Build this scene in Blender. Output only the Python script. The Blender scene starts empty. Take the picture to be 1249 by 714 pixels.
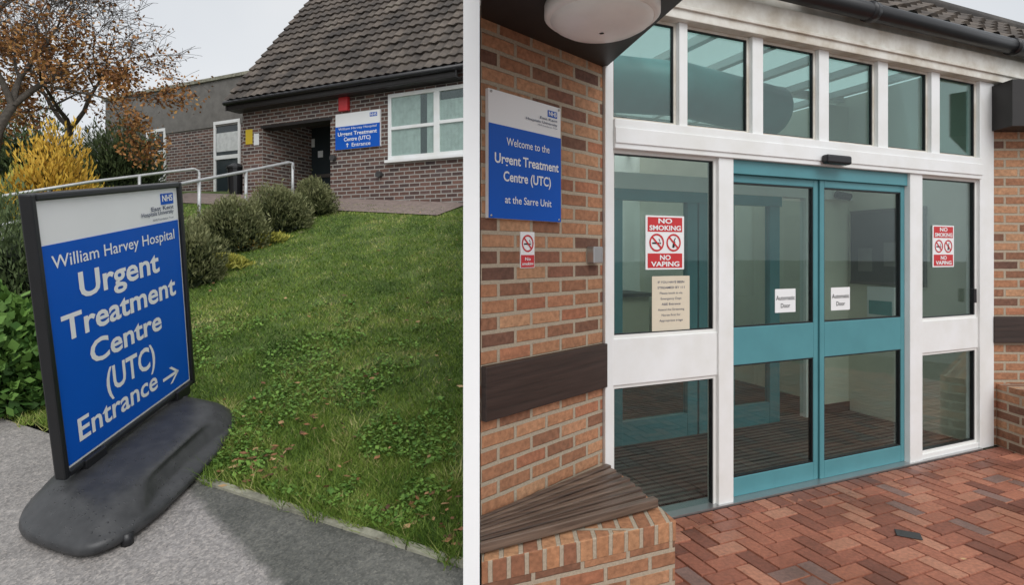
import bpy, math, random
import numpy as np
from mathutils import Vector, Matrix, noise
random.seed(4); rng=np.random.default_rng(4)
F=700.0; CX=624.5; HV=310.0; EYE=1.55
scene=bpy.context.scene; col=scene.collection
CAM=Vector((0,0,EYE))
def ray(u,v): return Vector(((u-CX)/F,1.0,-(v-HV)/F))
def pxd(u,v,Y): return CAM+ray(u,v)*Y
# ------------------------------------------------ materials
def newmat(n):
    m=bpy.data.materials.new(n); m.use_nodes=True
    nt=m.node_tree; return m,nt,nt.nodes['Principled BSDF']
def N(nt,t,**k):
    n=nt.nodes.new(t)
    for a,b in k.items():
        if a in n.inputs: n.inputs[a].default_value=b
        else: setattr(n,a,b)
    return n
def c4(c): return (c[0],c[1],c[2],1)
def ramp(nt,fac,stops,interp='LINEAR'):
    r=nt.nodes.new('ShaderNodeValToRGB'); e=r.color_ramp; e.interpolation=interp
    while len(e.elements)<len(stops): e.elements.new(0.5)
    for i,(p,c) in enumerate(stops):
        e.elements[i].position=p; e.elements[i].color=c4(c)
    nt.links.new(fac,r.inputs[0]); return r.outputs[0]
def mixc(nt,fac,a,b,mode='MIX'):
    m=nt.nodes.new('ShaderNodeMix'); m.data_type='RGBA'; m.blend_type=mode
    for val,i in ((fac,0),(a,6),(b,7)):
        if isinstance(val,bpy.types.NodeSocket): nt.links.new(val,m.inputs[i])
        elif i==0: m.inputs[0].default_value=val
        else: m.inputs[i].default_value=c4(val)
    return m.outputs[2]
def objc(nt): return nt.nodes.new('ShaderNodeTexCoord').outputs['Object']
def uvc(nt): return nt.nodes.new('ShaderNodeTexCoord').outputs['UV']
def noisef(nt,scale,detail=4,vec=None,rough=0.6):
    n=N(nt,'ShaderNodeTexNoise',Scale=scale,Detail=detail,Roughness=rough)
    nt.links.new(vec if vec is not None else objc(nt),n.inputs['Vector']); return n.outputs[0]
def bump(nt,bs,h,strength=0.4,dist=0.01):
    b=N(nt,'ShaderNodeBump',Strength=strength,Distance=dist)
    nt.links.new(h,b.inputs['Height']); nt.links.new(b.outputs[0],bs.inputs['Normal'])
def paint(n,c,rough=0.5,var=0.12,scale=6,metal=0,dirt=None,spec=0.5):
    m,nt,bs=newmat(n)
    f=noisef(nt,scale,5)
    d=dirt if dirt else tuple(x*(1-var*2) for x in c)
    r=ramp(nt,f,[(0.3,d),(0.62,c)])
    nt.links.new(r,bs.inputs['Base Color']); bs.inputs['Roughness'].default_value=rough; bs.inputs['Metallic'].default_value=metal
    bs.inputs['Specular IOR Level'].default_value=spec
    return m
def brickmat(n,stops,mortar,bw=0.225,rh=0.075,ms=0.011,dark=0.75,bumpd=0.008):
    m,nt,bs=newmat(n)
    uv=uvc(nt)
    wob=N(nt,'ShaderNodeTexNoise',Scale=9,Detail=2); nt.links.new(uv,wob.inputs['Vector'])
    va=N(nt,'ShaderNodeVectorMath',operation='MULTIPLY_ADD'); va.inputs[1].default_value=(0.006,0.006,0); 
    nt.links.new(wob.outputs['Color'],va.inputs[0]); nt.links.new(uv,va.inputs[2])
    b=N(nt,'ShaderNodeTexBrick',Scale=1.0); b.inputs['Mortar Size'].default_value=ms; b.inputs['Mortar Smooth'].default_value=0.25
    b.inputs['Brick Width'].default_value=bw; b.inputs['Row Height'].default_value=rh
    b.inputs['Color1'].default_value=(0,0,0,1); b.inputs['Color2'].default_value=(1,1,1,1); b.inputs['Mortar'].default_value=(0.5,0.5,0.5,1)
    nt.links.new(va.outputs[0],b.inputs['Vector'])
    base=ramp(nt,b.outputs['Color'],stops)
    f1=noisef(nt,35,6,uv); base=mixc(nt,1.0,base,ramp(nt,f1,[(0.3,(0.62,0.60,0.58)),(0.7,(1.14,1.12,1.10))]),'MULTIPLY')
    f2=noisef(nt,1.3,3,uv); base=mixc(nt,1.0,base,ramp(nt,f2,[(0.3,(dark,dark,dark)),(0.65,(1,1,1))]),'MULTIPLY')
    f3=noisef(nt,90,3,uv)
    mo=mixc(nt,f3,tuple(x*0.6 for x in mortar),tuple(min(1,x*1.3) for x in mortar))
    out=mixc(nt,b.outputs['Fac'],base,mo)
    nt.links.new(out,bs.inputs['Base Color']); bs.inputs['Roughness'].default_value=0.85
    inv=N(nt,'ShaderNodeMath',operation='SUBTRACT'); inv.inputs[0].default_value=1.0; nt.links.new(b.outputs['Fac'],inv.inputs[1])
    ad=N(nt,'ShaderNodeMath',operation='MULTIPLY_ADD'); ad.inputs[1].default_value=0.35; nt.links.new(f1,ad.inputs[0]); nt.links.new(inv.outputs[0],ad.inputs[2])
    bump(nt,bs,ad.outputs[0],0.8,bumpd)
    return m
def glassmat(n,tint,refl=0.02,k=0.30,rough=0.02):
    m,nt,bs=newmat(n); nt.nodes.remove(bs)
    t=N(nt,'ShaderNodeBsdfTransparent'); t.inputs[0].default_value=c4(tint)
    g=N(nt,'ShaderNodeBsdfGlossy',Roughness=rough); g.inputs[0].default_value=(0.9,0.95,0.95,1)
    lw=N(nt,'ShaderNodeLayerWeight',Blend=0.15)
    ma=N(nt,'ShaderNodeMath',operation='MULTIPLY_ADD'); ma.inputs[1].default_value=k; ma.inputs[2].default_value=refl
    nt.links.new(lw.outputs['Fresnel'],ma.inputs[0])
    mx=N(nt,'ShaderNodeMixShader'); nt.links.new(ma.outputs[0],mx.inputs[0]); nt.links.new(t.outputs[0],mx.inputs[1]); nt.links.new(g.outputs[0],mx.inputs[2])
    nt.links.new(mx.outputs[0],nt.nodes['Material Output'].inputs[0]); return m
def tintmat(n,stops,rough=0.6):
    m,nt,bs=newmat(n)
    a=N(nt,'ShaderNodeAttribute',attribute_name='tint')
    nt.links.new(ramp(nt,a.outputs['Fac'],stops),bs.inputs['Base Color']); bs.inputs['Roughness'].default_value=rough
    bs.inputs['Specular IOR Level'].default_value=0.25
    return m
M={}
M['white']=paint('white_paint',(0.84,0.85,0.85),0.4,0.03,3,dirt=(0.76,0.76,0.73))
M['render']=paint('white_render',(0.95,0.95,0.95),0.8,0.01,20,dirt=(0.94,0.94,0.94))
M['fascia']=paint('stained_white_fascia',(0.76,0.74,0.68),0.5,0.2,5,dirt=(0.52,0.46,0.37))
M['teal']=paint('teal_paint',(0.085,0.275,0.31),0.35,0.06,4)
M['tealduct']=paint('teal_duct',(0.10,0.33,0.34),0.4,0.1,4)
M['cream']=paint('cream_plaster',(0.78,0.74,0.62),0.8,0.06,2)
M['iwhite']=paint('interior_white',(0.80,0.80,0.77),0.8,0.05,2)
M['black']=paint('black_plastic',(0.012,0.012,0.014),0.35,0.1,10)
M['blackframe']=paint('black_frame',(0.012,0.013,0.015),0.3,0.1,10)
M['dark']=paint('dark_stained_timber',(0.02,0.017,0.016),0.5,0.15,8)
M['blue']=paint('sign_blue',(0.002,0.098,0.52),0.4,0.03,2,spec=0.2)
M['signwhite']=paint('sign_white',(0.84,0.85,0.85),0.4,0.02,2,spec=0.3)
M['red']=paint('sign_red',(0.58,0.03,0.035),0.4,0.03,4)
M['beige']=paint('notice_paper',(0.72,0.64,0.50),0.7,0.04,4)
M['yellow']=paint('yellow_sign',(0.7,0.5,0.03),0.5,0.05,4)
M['galv']=paint('galvanised_steel',(0.52,0.53,0.53),0.45,0.1,12,metal=0.35)
M['concrete']=paint('concrete',(0.36,0.35,0.27),0.9,0.3,14)
M['grender']=paint('grey_render',(0.19,0.18,0.165),0.9,0.15,5)
M['curtain']=paint('curtain',(0.66,0.68,0.67),0.9,0.12,9)
M['lampg']=paint('opal_lamp',(0.90,0.87,0.82),0.35,0.04,5)
M['chrome']=paint('aluminium',(0.5,0.5,0.5),0.3,0.05,5,metal=0.8)
M['board']=paint('dark_board',(0.05,0.05,0.05),0.5,0.1,5)
M['brown']=paint('brown_door_frame',(0.10,0.085,0.075),0.5,0.1,5)
M['glass']=glassmat('clear_glass',(0.84,0.90,0.88),0.055,0.26)
M['glassin']=glassmat('inner_glass',(0.88,0.94,0.92),0.04,0.2)
M['glassup']=glassmat('upper_glass',(0.66,0.80,0.77),0.09,0.25)
M['roofglass']=glassmat('roof_glass',(0.92,0.96,0.95),0.03,0.1)
def dglass():
    m,nt,bs=newmat('dark_window_glass'); bs.inputs['Base Color'].default_value=(0.03,0.04,0.045,1); bs.inputs['Roughness'].default_value=0.08; return m
M['dglass']=dglass()
def wood(n,c1,c2,rough=0.35):
    m,nt,bs=newmat(n)
    tc=uvc(nt); mp=N(nt,'ShaderNodeMapping'); mp.inputs['Scale'].default_value=(2.0,45,45); nt.links.new(tc,mp.inputs[0])
    f=noisef(nt,1.0,6,mp.outputs[0]); nt.links.new(ramp(nt,f,[(0.3,c1),(0.7,c2)]),bs.inputs['Base Color']); bs.inputs['Roughness'].default_value=rough
    bump(nt,bs,f,0.4,0.004); return m
M['slat']=wood('wet_bench_timber',(0.035,0.023,0.018),(0.17,0.115,0.085),0.4)
M['slat2']=wood('worn_bench_timber',(0.055,0.037,0.028),(0.22,0.155,0.115),0.4)
M['plank']=wood('dark_brown_plank',(0.02,0.013,0.010),(0.055,0.034,0.027),0.45)
M['brickR']=brickmat('orange_multi_brick',[(0,(0.17,0.085,0.06)),(0.22,(0.38,0.18,0.10)),(0.5,(0.52,0.255,0.135)),(0.72,(0.60,0.34,0.19)),(0.88,(0.48,0.20,0.11)),(1,(0.26,0.12,0.08))],(0.42,0.35,0.26),dark=.7)
M['soldier']=brickmat('soldier_brick',[(0,(0.32,0.14,0.08)),(0.5,(0.54,0.26,0.13)),(1,(0.60,0.34,0.18))],(0.42,0.35,0.26),bw=0.078,rh=0.5)
M['brickL']=brickmat('brown_multi_brick',[(0,(0.075,0.05,0.05)),(0.4,(0.165,0.09,0.072)),(0.75,(0.23,0.125,0.10)),(1,(0.12,0.085,0.085))],(0.38,0.36,0.33),ms=0.012)
def tilemat():
    m,nt,bs=newmat('brown_roof_tile')
    f=noisef(nt,1.6,9); g=noisef(nt,14,4)
    c=ramp(nt,f,[(0.3,(0.05,0.043,0.040)),(0.5,(0.11,0.092,0.08)),(0.62,(0.16,0.135,0.117)),(0.75,(0.19,0.18,0.15))])
    a=N(nt,'ShaderNodeAttribute',attribute_name='tint')
    c=mixc(nt,1.0,c,ramp(nt,a.outputs['Fac'],[(0,(0.5,0.5,0.5)),(1,(1.2,1.15,1.1))]),'MULTIPLY')
    c=mixc(nt,0.5,c,ramp(nt,g,[(0.35,(0.5,0.5,0.5)),(0.7,(1.2,1.2,1.1))]),'MULTIPLY')
    nt.links.new(c,bs.inputs['Base Color']); bs.inputs['Roughness'].default_value=0.75; return m
M['tile']=tilemat()
def asphalt():
    m,nt,bs=newmat('wet_asphalt')
    oc=objc(nt)
    v=N(nt,'ShaderNodeTexVoronoi',Scale=120); nt.links.new(oc,v.inputs['Vector'])
    sp=ramp(nt,v.outputs['Color'],[(0,(0.6,0.6,0.6)),(0.6,(1,1,1)),(1,(1.4,1.35,1.3))])
    n1=noisef(nt,1.6,7); light=ramp(nt,n1,[(0.3,(0.22,0.205,0.195)),(0.5,(0.31,0.29,0.275)),(0.7,(0.36,0.335,0.32))])
    n2=noisef(nt,3,7); dk=ramp(nt,n2,[(0.3,(0.08,0.082,0.072)),(0.7,(0.16,0.158,0.14))])
    sx=N(nt,'ShaderNodeSeparateXYZ'); nt.links.new(oc,sx.inputs[0])
    a=N(nt,'ShaderNodeMath',operation='MULTIPLY_ADD'); a.inputs[1].default_value=0.9; nt.links.new(sx.outputs[0],a.inputs[0]); nt.links.new(sx.outputs[1],a.inputs[2])
    nz=N(nt,'ShaderNodeMath',operation='MULTIPLY_ADD'); nz.inputs[1].default_value=0.12; nt.links.new(noisef(nt,12,4),nz.inputs[0]); nt.links.new(a.outputs[0],nz.inputs[2])
    mr=N(nt,'ShaderNodeMapRange'); nt.links.new(nz.outputs[0],mr.inputs[0]); mr.inputs[1].default_value=1.36; mr.inputs[2].default_value=1.42
    c=mixc(nt,mr.outputs[0],light,dk); c=mixc(nt,1.0,c,sp,'MULTIPLY')
    fg=noisef(nt,40,4); c=mixc(nt,1.0,c,ramp(nt,fg,[(.3,(.75,.75,.75)),(.7,(1.15,1.15,1.15))]),'MULTIPLY')
    nt.links.new(c,bs.inputs['Base Color']); bs.inputs['Roughness'].default_value=0.6
    bump(nt,bs,v.outputs['Distance'],0.5,0.004); return m
M['asphalt']=asphalt()
def soil():
    m,nt,bs=newmat('lawn_ground')
    f=noisef(nt,2.5,8); c=ramp(nt,f,[(0.3,(0.055,0.085,0.018)),(0.55,(0.095,0.14,0.03)),(0.75,(0.15,0.165,0.05))])
    nt.links.new(c,bs.inputs['Base Color']); bs.inputs['Roughness'].default_value=0.95; bump(nt,bs,noisef(nt,60,4),0.8,0.02); return m
M['lawn']=soil()
M['grass']=tintmat('grass_blades',[(0,(0.045,0.095,0.015)),(0.4,(0.125,0.21,0.03)),(0.75,(0.23,0.31,0.055)),(1,(0.46,0.42,0.18))])
M['clover']=tintmat('clover',[(0,(0.055,0.13,0.02)),(1,(0.19,0.33,0.06))])
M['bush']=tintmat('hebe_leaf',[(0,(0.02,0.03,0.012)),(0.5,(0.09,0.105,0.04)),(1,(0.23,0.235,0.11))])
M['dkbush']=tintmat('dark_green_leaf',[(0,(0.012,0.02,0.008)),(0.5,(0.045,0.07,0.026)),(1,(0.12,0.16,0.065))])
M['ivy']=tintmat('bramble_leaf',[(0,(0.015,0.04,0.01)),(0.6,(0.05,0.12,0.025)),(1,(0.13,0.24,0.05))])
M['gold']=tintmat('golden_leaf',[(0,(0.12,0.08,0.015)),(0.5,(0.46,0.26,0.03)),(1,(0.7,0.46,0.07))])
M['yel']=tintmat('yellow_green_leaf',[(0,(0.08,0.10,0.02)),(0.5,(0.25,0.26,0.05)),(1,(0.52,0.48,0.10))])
M['autumn']=tintmat('autumn_leaf',[(0,(0.10,0.045,0.02)),(0.5,(0.32,0.14,0.045)),(1,(0.48,0.27,0.09))])
M['litter']=tintmat('fallen_leaf',[(0,(0.10,0.05,0.03)),(0.6,(0.34,0.16,0.075)),(1,(0.55,0.38,0.2))])
M['bark']=paint('bark',(0.10,0.085,0.07),0.9,0.25,15)
def pavers():
    m,nt,bs=newmat('red_clay_pavers')
    a=N(nt,'ShaderNodeAttribute',attribute_name='tint')
    c=ramp(nt,a.outputs['Fac'],[(0,(0.20,0.075,0.05)),(0.3,(0.33,0.12,0.075)),(0.65,(0.43,0.165,0.10)),(0.9,(0.48,0.225,0.145)),(1,(0.25,0.15,0.125))])
    f=noisef(nt,50,6); c=mixc(nt,1.0,c,ramp(nt,f,[(0.3,(0.65,0.65,0.65)),(0.7,(1.15,1.15,1.15))]),'MULTIPLY')
    g=noisef(nt,1.5,6); c=mixc(nt,1.0,c,ramp(nt,g,[(0.35,(0.68,0.65,0.62)),(0.6,(1.05,1.05,1.05))]),'MULTIPLY')
    nt.links.new(c,bs.inputs['Base Color'])
    rr=ramp(nt,g,[(0.35,(0.25,)*3),(0.6,(0.62,)*3)]); nt.links.new(rr,bs.inputs['Roughness'])
    bump(nt,bs,f,0.3,0.003); return m
M['paver']=pavers()
M['joint']=paint('paving_joint',(0.07,0.06,0.04),0.95,0.2,40)
def matting():
    m,nt,bs=newmat('entrance_matting')
    w=N(nt,'ShaderNodeTexWave',Scale=5.5,Distortion=0.0); w.bands_direction='Y'; nt.links.new(uvc(nt),w.inputs['Vector'])
    c=ramp(nt,w.outputs['Fac'],[(0.35,(0.035,0.032,0.031)),(0.65,(0.13,0.12,0.112))])
    nt.links.new(c,bs.inputs['Base Color']); bs.inputs['Roughness'].default_value=0.8; return m
M['mat']=matting()
# ------------------------------------------------ object helpers
WL={}
def finish(ob,parent=None,label=None,cat=None,kind=None,group=None):
    col.objects.link(ob)
    if parent is not None: ob.parent=parent
    if label: ob['label']=label
    if cat: ob['category']=cat
    if kind: ob['kind']=kind
    if group: ob['group']=group
    return ob
def empty(name,loc,label=None,cat=None,parent=None,group=None):
    e=bpy.data.objects.new(name,None); e.empty_display_size=0.1
    pl=WL.get(parent.name,Vector()) if parent is not None else Vector()
    e.location=Vector(loc)-pl; finish(e,parent,label,cat,group=group); WL[e.name]=Vector(loc); return e
def mk(name,verts,faces,mat,parent=None,uvs=None,label=None,cat=None,kind=None,smooth=False,bev=0,tint=None,group=None):
    if parent is not None: L=WL[parent.name]; loc=Vector()
    else:
        vs=np.array([tuple(v) for v in verts]); 
        L=Vector((float(vs[:,0].mean()),float(vs[:,1].mean()),float(vs[:,2].min()))) if kind!='structure' else Vector()
        loc=L
    me=bpy.data.meshes.new(name)
    me.from_pydata([(v[0]-L[0],v[1]-L[1],v[2]-L[2]) for v in verts],[],[tuple(f) for f in faces])
    if uvs is not None:
        l=me.uv_layers.new(name='UVMap'); l.data.foreach_set('uv',np.array(uvs,dtype=np.float32).ravel())
    if tint is not None:
        a=me.attributes.new('tint','FLOAT','POINT'); a.data.foreach_set('value',np.array(tint,dtype=np.float32))
    me.materials.append(mat)
    if smooth: me.polygons.foreach_set('use_smooth',[True]*len(me.polygons))
    me.update()
    ob=bpy.data.objects.new(name,me); ob.location=loc
    finish(ob,parent,label,cat,kind,group)
    WL[ob.name]=Vector(L)
    if bev:
        b=ob.modifiers.new('bevel','BEVEL'); b.width=bev; b.segments=2; b.limit_method='ANGLE'
    return ob
class Plane:
    def __init__(s,O,ex,ey=(0,0,1)):
        s.O=Vector(O); s.ex=Vector(ex).normalized(); s.ey=Vector(ey).normalized(); s.n=s.ex.cross(s.ey).normalized()
    def loc(s,u,v,off=0):
        r=ray(u,v); O=s.O+s.n*off
        d=(O-CAM).dot(s.n)/r.dot(s.n); p=CAM+r*d-O
        m=Matrix(((s.ex.dot(s.ex),s.ex.dot(s.ey)),(s.ex.dot(s.ey),s.ey.dot(s.ey))))
        w=m.inverted()@Vector((p.dot(s.ex),p.dot(s.ey))); return w[0],w[1]
    def pt(s,a,b,o=0): return s.O+s.ex*a+s.ey*b+s.n*o
    def off(s,o): return Plane(s.O+s.n*o,s.ex,s.ey)
    def rect(s,u0,v0,u1,v1):
        um=(u0+u1)/2; vm=(v0+v1)/2
        return s.loc(u0,vm)[0],s.loc(u1,vm)[0],s.loc(um,v1)[1],s.loc(um,v0)[1]
def prism(pl,poly,o0,o1):
    n=len(poly); V=[pl.pt(a,b,o1) for a,b in poly]+[pl.pt(a,b,o0) for a,b in poly]
    Fc=[tuple(range(n)),tuple(reversed(range(n,2*n)))]; U=[(a,b) for a,b in poly]+[poly[i] for i in reversed(range(n))]
    for i in range(n):
        j=(i+1)%n; Fc.append((i,n+i,n+j,j))
        (a,b),(c,d)=poly[i],poly[j]
        if abs(a-c)<abs(b-d): U+=[(o1,b),(o0,b),(o0,d),(o1,d)]
        else: U+=[(a,o1),(a,o0),(c,o0),(c,o1)]
    return V,Fc,U
def slab(name,pl,a0,a1,b0,b1,o0,o1,mat,parent=None,**k):
    V,Fc,U=prism(pl,[(a0,b0),(a1,b0),(a1,b1),(a0,b1)],o0,o1)
    return mk(name,V,Fc,mat,parent,U,**k)
def merge(parts):
    V=[];Fc=[];U=[]
    for v,f,u in parts:
        n=len(V); V+=v; Fc+=[tuple(i+n for i in x) for x in f]; U+=u
    return V,Fc,U
def slabs(name,pl,rects,mat,parent=None,**k):
    P=[prism(pl,[(a0,b0),(a1,b0),(a1,b1),(a0,b1)],o0,o1) for a0,a1,b0,b1,o0,o1 in rects]
    V,Fc,U=merge(P); return mk(name,V,Fc,mat,parent,U,**k)
def tube(pts,rad,sides=8,cap=True):
    pts=[Vector(p) for p in pts]; V=[];Fc=[]
    if not hasattr(rad,'__len__'): rad=[rad]*len(pts)
    for i,p in enumerate(pts):
        d=(pts[min(i+1,len(pts)-1)]-pts[max(i-1,0)]).normalized()
        a=d.cross(Vector((0.13,0.21,0.97))).normalized()
        if a.length<0.5: a=d.cross(Vector((1,0,0))).normalized()
        b=d.cross(a)
        for k in range(sides):
            t=2*math.pi*k/sides; V.append(p+(a*math.cos(t)+b*math.sin(t))*rad[i])
    for i in range(len(pts)-1):
        for k in range(sides):
            k2=(k+1)%sides; Fc.append((i*sides+k,(i+1)*sides+k,(i+1)*sides+k2,i*sides+k2))
    if cap: Fc.append(tuple(range(sides))); Fc.append(tuple(reversed(range((len(pts)-1)*sides,len(pts)*sides))))
    return V,Fc,[]
def tubes(name,lst,mat,parent=None,sides=8,**k):
    V,Fc,_=merge([tube(p,r,sides) for p,r in lst]); return mk(name,V,Fc,mat,parent,smooth=True,**k)
def textmesh(s,bold=0.012):
    cu=bpy.data.curves.new('t','FONT'); cu.body=s; cu.size=1; cu.offset=bold; cu.resolution_u=3
    ob=bpy.data.objects.new('t',cu); col.objects.link(ob); bpy.context.view_layer.update()
    dg=bpy.context.evaluated_depsgraph_get(); me=bpy.data.meshes.new_from_object(ob.evaluated_get(dg))
    V=[tuple(v.co) for v in me.vertices]; Fc=[tuple(p.vertices) for p in me.polygons]
    bpy.data.objects.remove(ob); bpy.data.meshes.remove(me); return V,Fc
CAPH=max(v[1] for v in textmesh('H',0)[0])
def txl(pl,s,a0,a1,b0,cap,off,mat,parent,bold=0.012):
    V,Fc=textmesh(s,bold); x0=min(v[0] for v in V); x1=max(v[0] for v in V)
    sx=(a1-a0)/(x1-x0); sy=cap/CAPH
    return mk('lettering',[pl.pt(a0+(v[0]-x0)*sx,b0+v[1]*sy,off) for v in V],Fc,mat,parent)
def tx(pl,s,uL,vL,uR,vR,capv,off,mat,parent,bold=0.012):
    a0,b0=pl.loc(uL,vL,off); a1,b1=pl.loc(uR,vR,off); bt=pl.loc(uL,vL-capv,off)[1]
    return txl(pl,s,a0,a1,(b0+b1)/2,bt-b0,off,mat,parent,bold)
def polyl(name,pl,polys,off,mat,parent):
    V=[];Fc=[]
    for p in polys:
        n=len(V); V+=[pl.pt(a,b,off) for a,b in p]; Fc.append(tuple(range(n,n+len(p))))
    return mk(name,V,Fc,mat,parent)
def ring(cx,cy,r0,r1,asp=1,n=28):
    out=[]
    for i in range(n):
        t=2*math.pi*i/n; q=2*math.pi*(i+1)/n
        out.append([(cx+r0*asp*math.cos(t),cy+r0*math.sin(t)),(cx+r1*asp*math.cos(t),cy+r1*math.sin(t)),(cx+r1*asp*math.cos(q),cy+r1*math.sin(q)),(cx+r0*asp*math.cos(q),cy+r0*math.sin(q))])
    return out
def leafcloud(P,size,asp,up=None,spread=1.0):
    n=len(P); d=rng.normal(size=(n,3)); 
    if up is not None: d=d*spread+np.array(up)
    d/=np.linalg.norm(d,axis=1)[:,None]
    e=rng.normal(size=(n,3)); e-= (e*d).sum(1)[:,None]*d; e/=np.linalg.norm(e,axis=1)[:,None]
    s=np.asarray(size).reshape(-1,1)*np.ones((n,1))
    q=np.stack([P-d*s,P+e*s*asp,P+d*s,P-e*s*asp],1).reshape(-1,3)
    return q
def quadmesh(name,Q,tint,mat,parent=None,nv=4,**k):
    n=len(Q)//nv; L=np.array(WL[parent.name]) if parent is not None else (np.zeros(3) if k.get('kind') else np.array([Q[:,0].mean(),Q[:,1].mean(),Q[:,2].min()]))
    me=bpy.data.meshes.new(name); me.vertices.add(n*nv); me.vertices.foreach_set('co',(Q-L).astype(np.float32).ravel())
    me.loops.add(n*nv); me.loops.foreach_set('vertex_index',np.arange(n*nv,dtype=np.int32))
    me.polygons.add(n); me.polygons.foreach_set('loop_start',np.arange(0,n*nv,nv,dtype=np.int32)); 
    me.update(calc_edges=True)
    a=me.attributes.new('tint','FLOAT','POINT'); a.data.foreach_set('value',np.repeat(tint,nv).astype(np.float32))
    me.materials.append(mat); ob=bpy.data.objects.new(name,me)
    if parent is None: ob.location=L
    finish(ob,parent,**k); WL[ob.name]=Vector(L); return ob
# ------------------------------------------------ terrain
def tpar(x,y): return (y-2.10+0.443*x)/1.0937
def hL(x,y):
    t=tpar(x,y); return 0.161*np.clip(y,0,14)+0.12*np.clip(t-0.05,0,6.9)
def ghit(u,v):
    Y=1.2
    while Y<60:
        p=pxd(u,v,Y)
        if p.z<=hL(p.x,p.y): return p
        Y+=0.01
    return pxd(u,v,30)
def sheet(name,tl,xl,mat,dz=0,**k):
    V=[];Fc=[]
    nx=len(xl)
    for t in tl:
        xd=-0.073*(2.1+1.0937*t)
        for x in xl:
            X=x if x<-1.2 else -1.2+(x+1.2)/1.2*(xd+1.2)
            if xd< -1.2: X=x+xd
            y=2.10-0.443*X+1.0937*t
            V.append((X,y,hL(X,y)+dz))
    for i in range(len(tl)-1):
        for j in range(nx-1): Fc.append((i*nx+j,i*nx+j+1,(i+1)*nx+j+1,(i+1)*nx+j))
    return mk(name,V,Fc,mat,kind='structure',**k)
XL=list(np.concatenate([np.linspace(-90,-12,14),np.linspace(-11,0,60)]))
sheet('lawn',list(np.concatenate([np.linspace(0.04,8,60),np.linspace(8.5,90,30)])),XL,M['lawn'])
sheet('path',list(np.linspace(-4,0,30)),XL,M['asphalt'],0.0)
V=[];Fc=[];n=0
for i in range(3):
    x0=-1.62+i*0.6; x1=min(x0+0.594,-.172)
    q=[]
    for (x,t) in ((x0,0.0),(x1,0.0),(x1,0.038),(x0,0.038)):
        y=2.10-0.443*x+1.0937*t; q.append((x,y,hL(x,y)))
    V+=[(a,b,c-0.03) for a,b,c in q]+[(a,b,c+0.012) for a,b,c in q]
    Fc+=[(n+4,n+5,n+6,n+7),(n,n+1,n+5,n+4),(n+1,n+2,n+6,n+5),(n+2,n+3,n+7,n+6),(n+3,n,n+4,n+7)]; n+=8
mk('kerb',V,Fc,M['concrete'],kind='structure')
mk('ground',[(-150,-60,-0.08),(150,-60,-0.08),(150,250,-0.08),(-150,250,-0.08)],[(0,1,2,3)],M['asphalt'],kind='structure')
def inbase(x,y,s=1.0): return ((x+1.86)**2/(0.36*s)**2+((y-2.93)+0.4*(x+1.86))**2/(0.62*s)**2)<1
def nz_(xx,yy,s,o=0.0): return np.array([noise.noise(Vector((x*s+o,y*s,o))) for x,y in zip(xx,yy)])
n=250000
yy=1.9*np.exp(rng.random(n)*np.log(11.5/1.9)); 
xx=-(0.0707+0.0145)*yy-rng.random(n)*(0.86*yy)
tt=tpar(xx,yy)
edge=0.022+0.02*np.sin(xx*9)+0.018*np.sin(xx*31)+0.015*rng.normal(size=n)*(rng.random(n)<.3)
ok=(tt>edge)&(tt<6.45)&(~inbase(xx,yy,.95)); xx=xx[ok];yy=yy[ok];tt=tt[ok]; n=len(xx)
zz=hL(xx,yy)
patch=nz_(xx,yy,1.3); patch2=nz_(xx,yy,5,3.0); patch3=nz_(xx,yy,2.6,7.0)
thin=rng.random(n)> np.clip((patch3-.18)*2.2,0,.6)
xx=xx[thin];yy=yy[thin];tt=tt[thin];zz=zz[thin];patch=patch[thin];patch2=patch2[thin];patch3=patch3[thin]; n=len(xx)
tuft=np.clip(patch2-.15,0,1)*(rng.random(n)<.5)
h=(0.015+0.017*rng.random(n)+0.055*tuft)*(1+0.5*(yy<3.4))*(1+.9*(tt<.12)*rng.random(n)); w=0.0016+0.0006*yy*0.8
th=rng.random(n)*2*np.pi; dx=np.cos(th)*w; dy=np.sin(th)*w
lean=rng.normal(size=(n,2))*0.7*h[:,None]
Q=np.stack([np.stack([xx-dx,yy-dy,zz-0.002],1),np.stack([xx+dx,yy+dy,zz-0.002],1),np.stack([xx+lean[:,0],yy+lean[:,1],zz+h],1)],1).reshape(-1,3)
straw=(rng.random(n)<.05)*.5
ti=np.clip(0.44+0.42*patch+0.34*patch2+.3*patch3+rng.normal(size=n)*0.18+straw,0,1)
quadmesh('grass',Q,ti,M['grass'],nv=3,kind='stuff',label='short green lawn grass with mixed blades')
n=24000; yy=2.2+rng.random(n)**1.4*3.0; xx=-0.1*yy-rng.random(n)*0.5*yy; tt=tpar(xx,yy)
pn=nz_(xx,yy,1.8,5)+.5*nz_(xx,yy,6,5)
ok=(tt>0.06)&(pn>0.03+.1*rng.random(n))&(~inbase(xx,yy)); xx=xx[ok];yy=yy[ok]; n=len(xx)
P=np.stack([xx,yy,hL(xx,yy)+0.02+0.025*rng.random(n)],1)
d=rng.random(n)*2*np.pi; s=(0.005+0.009*rng.random(n)**2)
tl=rng.normal(size=(n,2))*0.4
Q=np.stack([P+np.stack([np.cos(d+k)*s,np.sin(d+k)*s,(np.cos(d+k)*tl[:,0]+np.sin(d+k)*tl[:,1])*s],1) for k in (0,1.57,3.14,4.71)],1).reshape(-1,3)
quadmesh('clover',Q,np.clip(rng.random(n),0,1),M['clover'],kind='stuff',label='clover and low weeds growing through the lawn')
pts=[]
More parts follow.
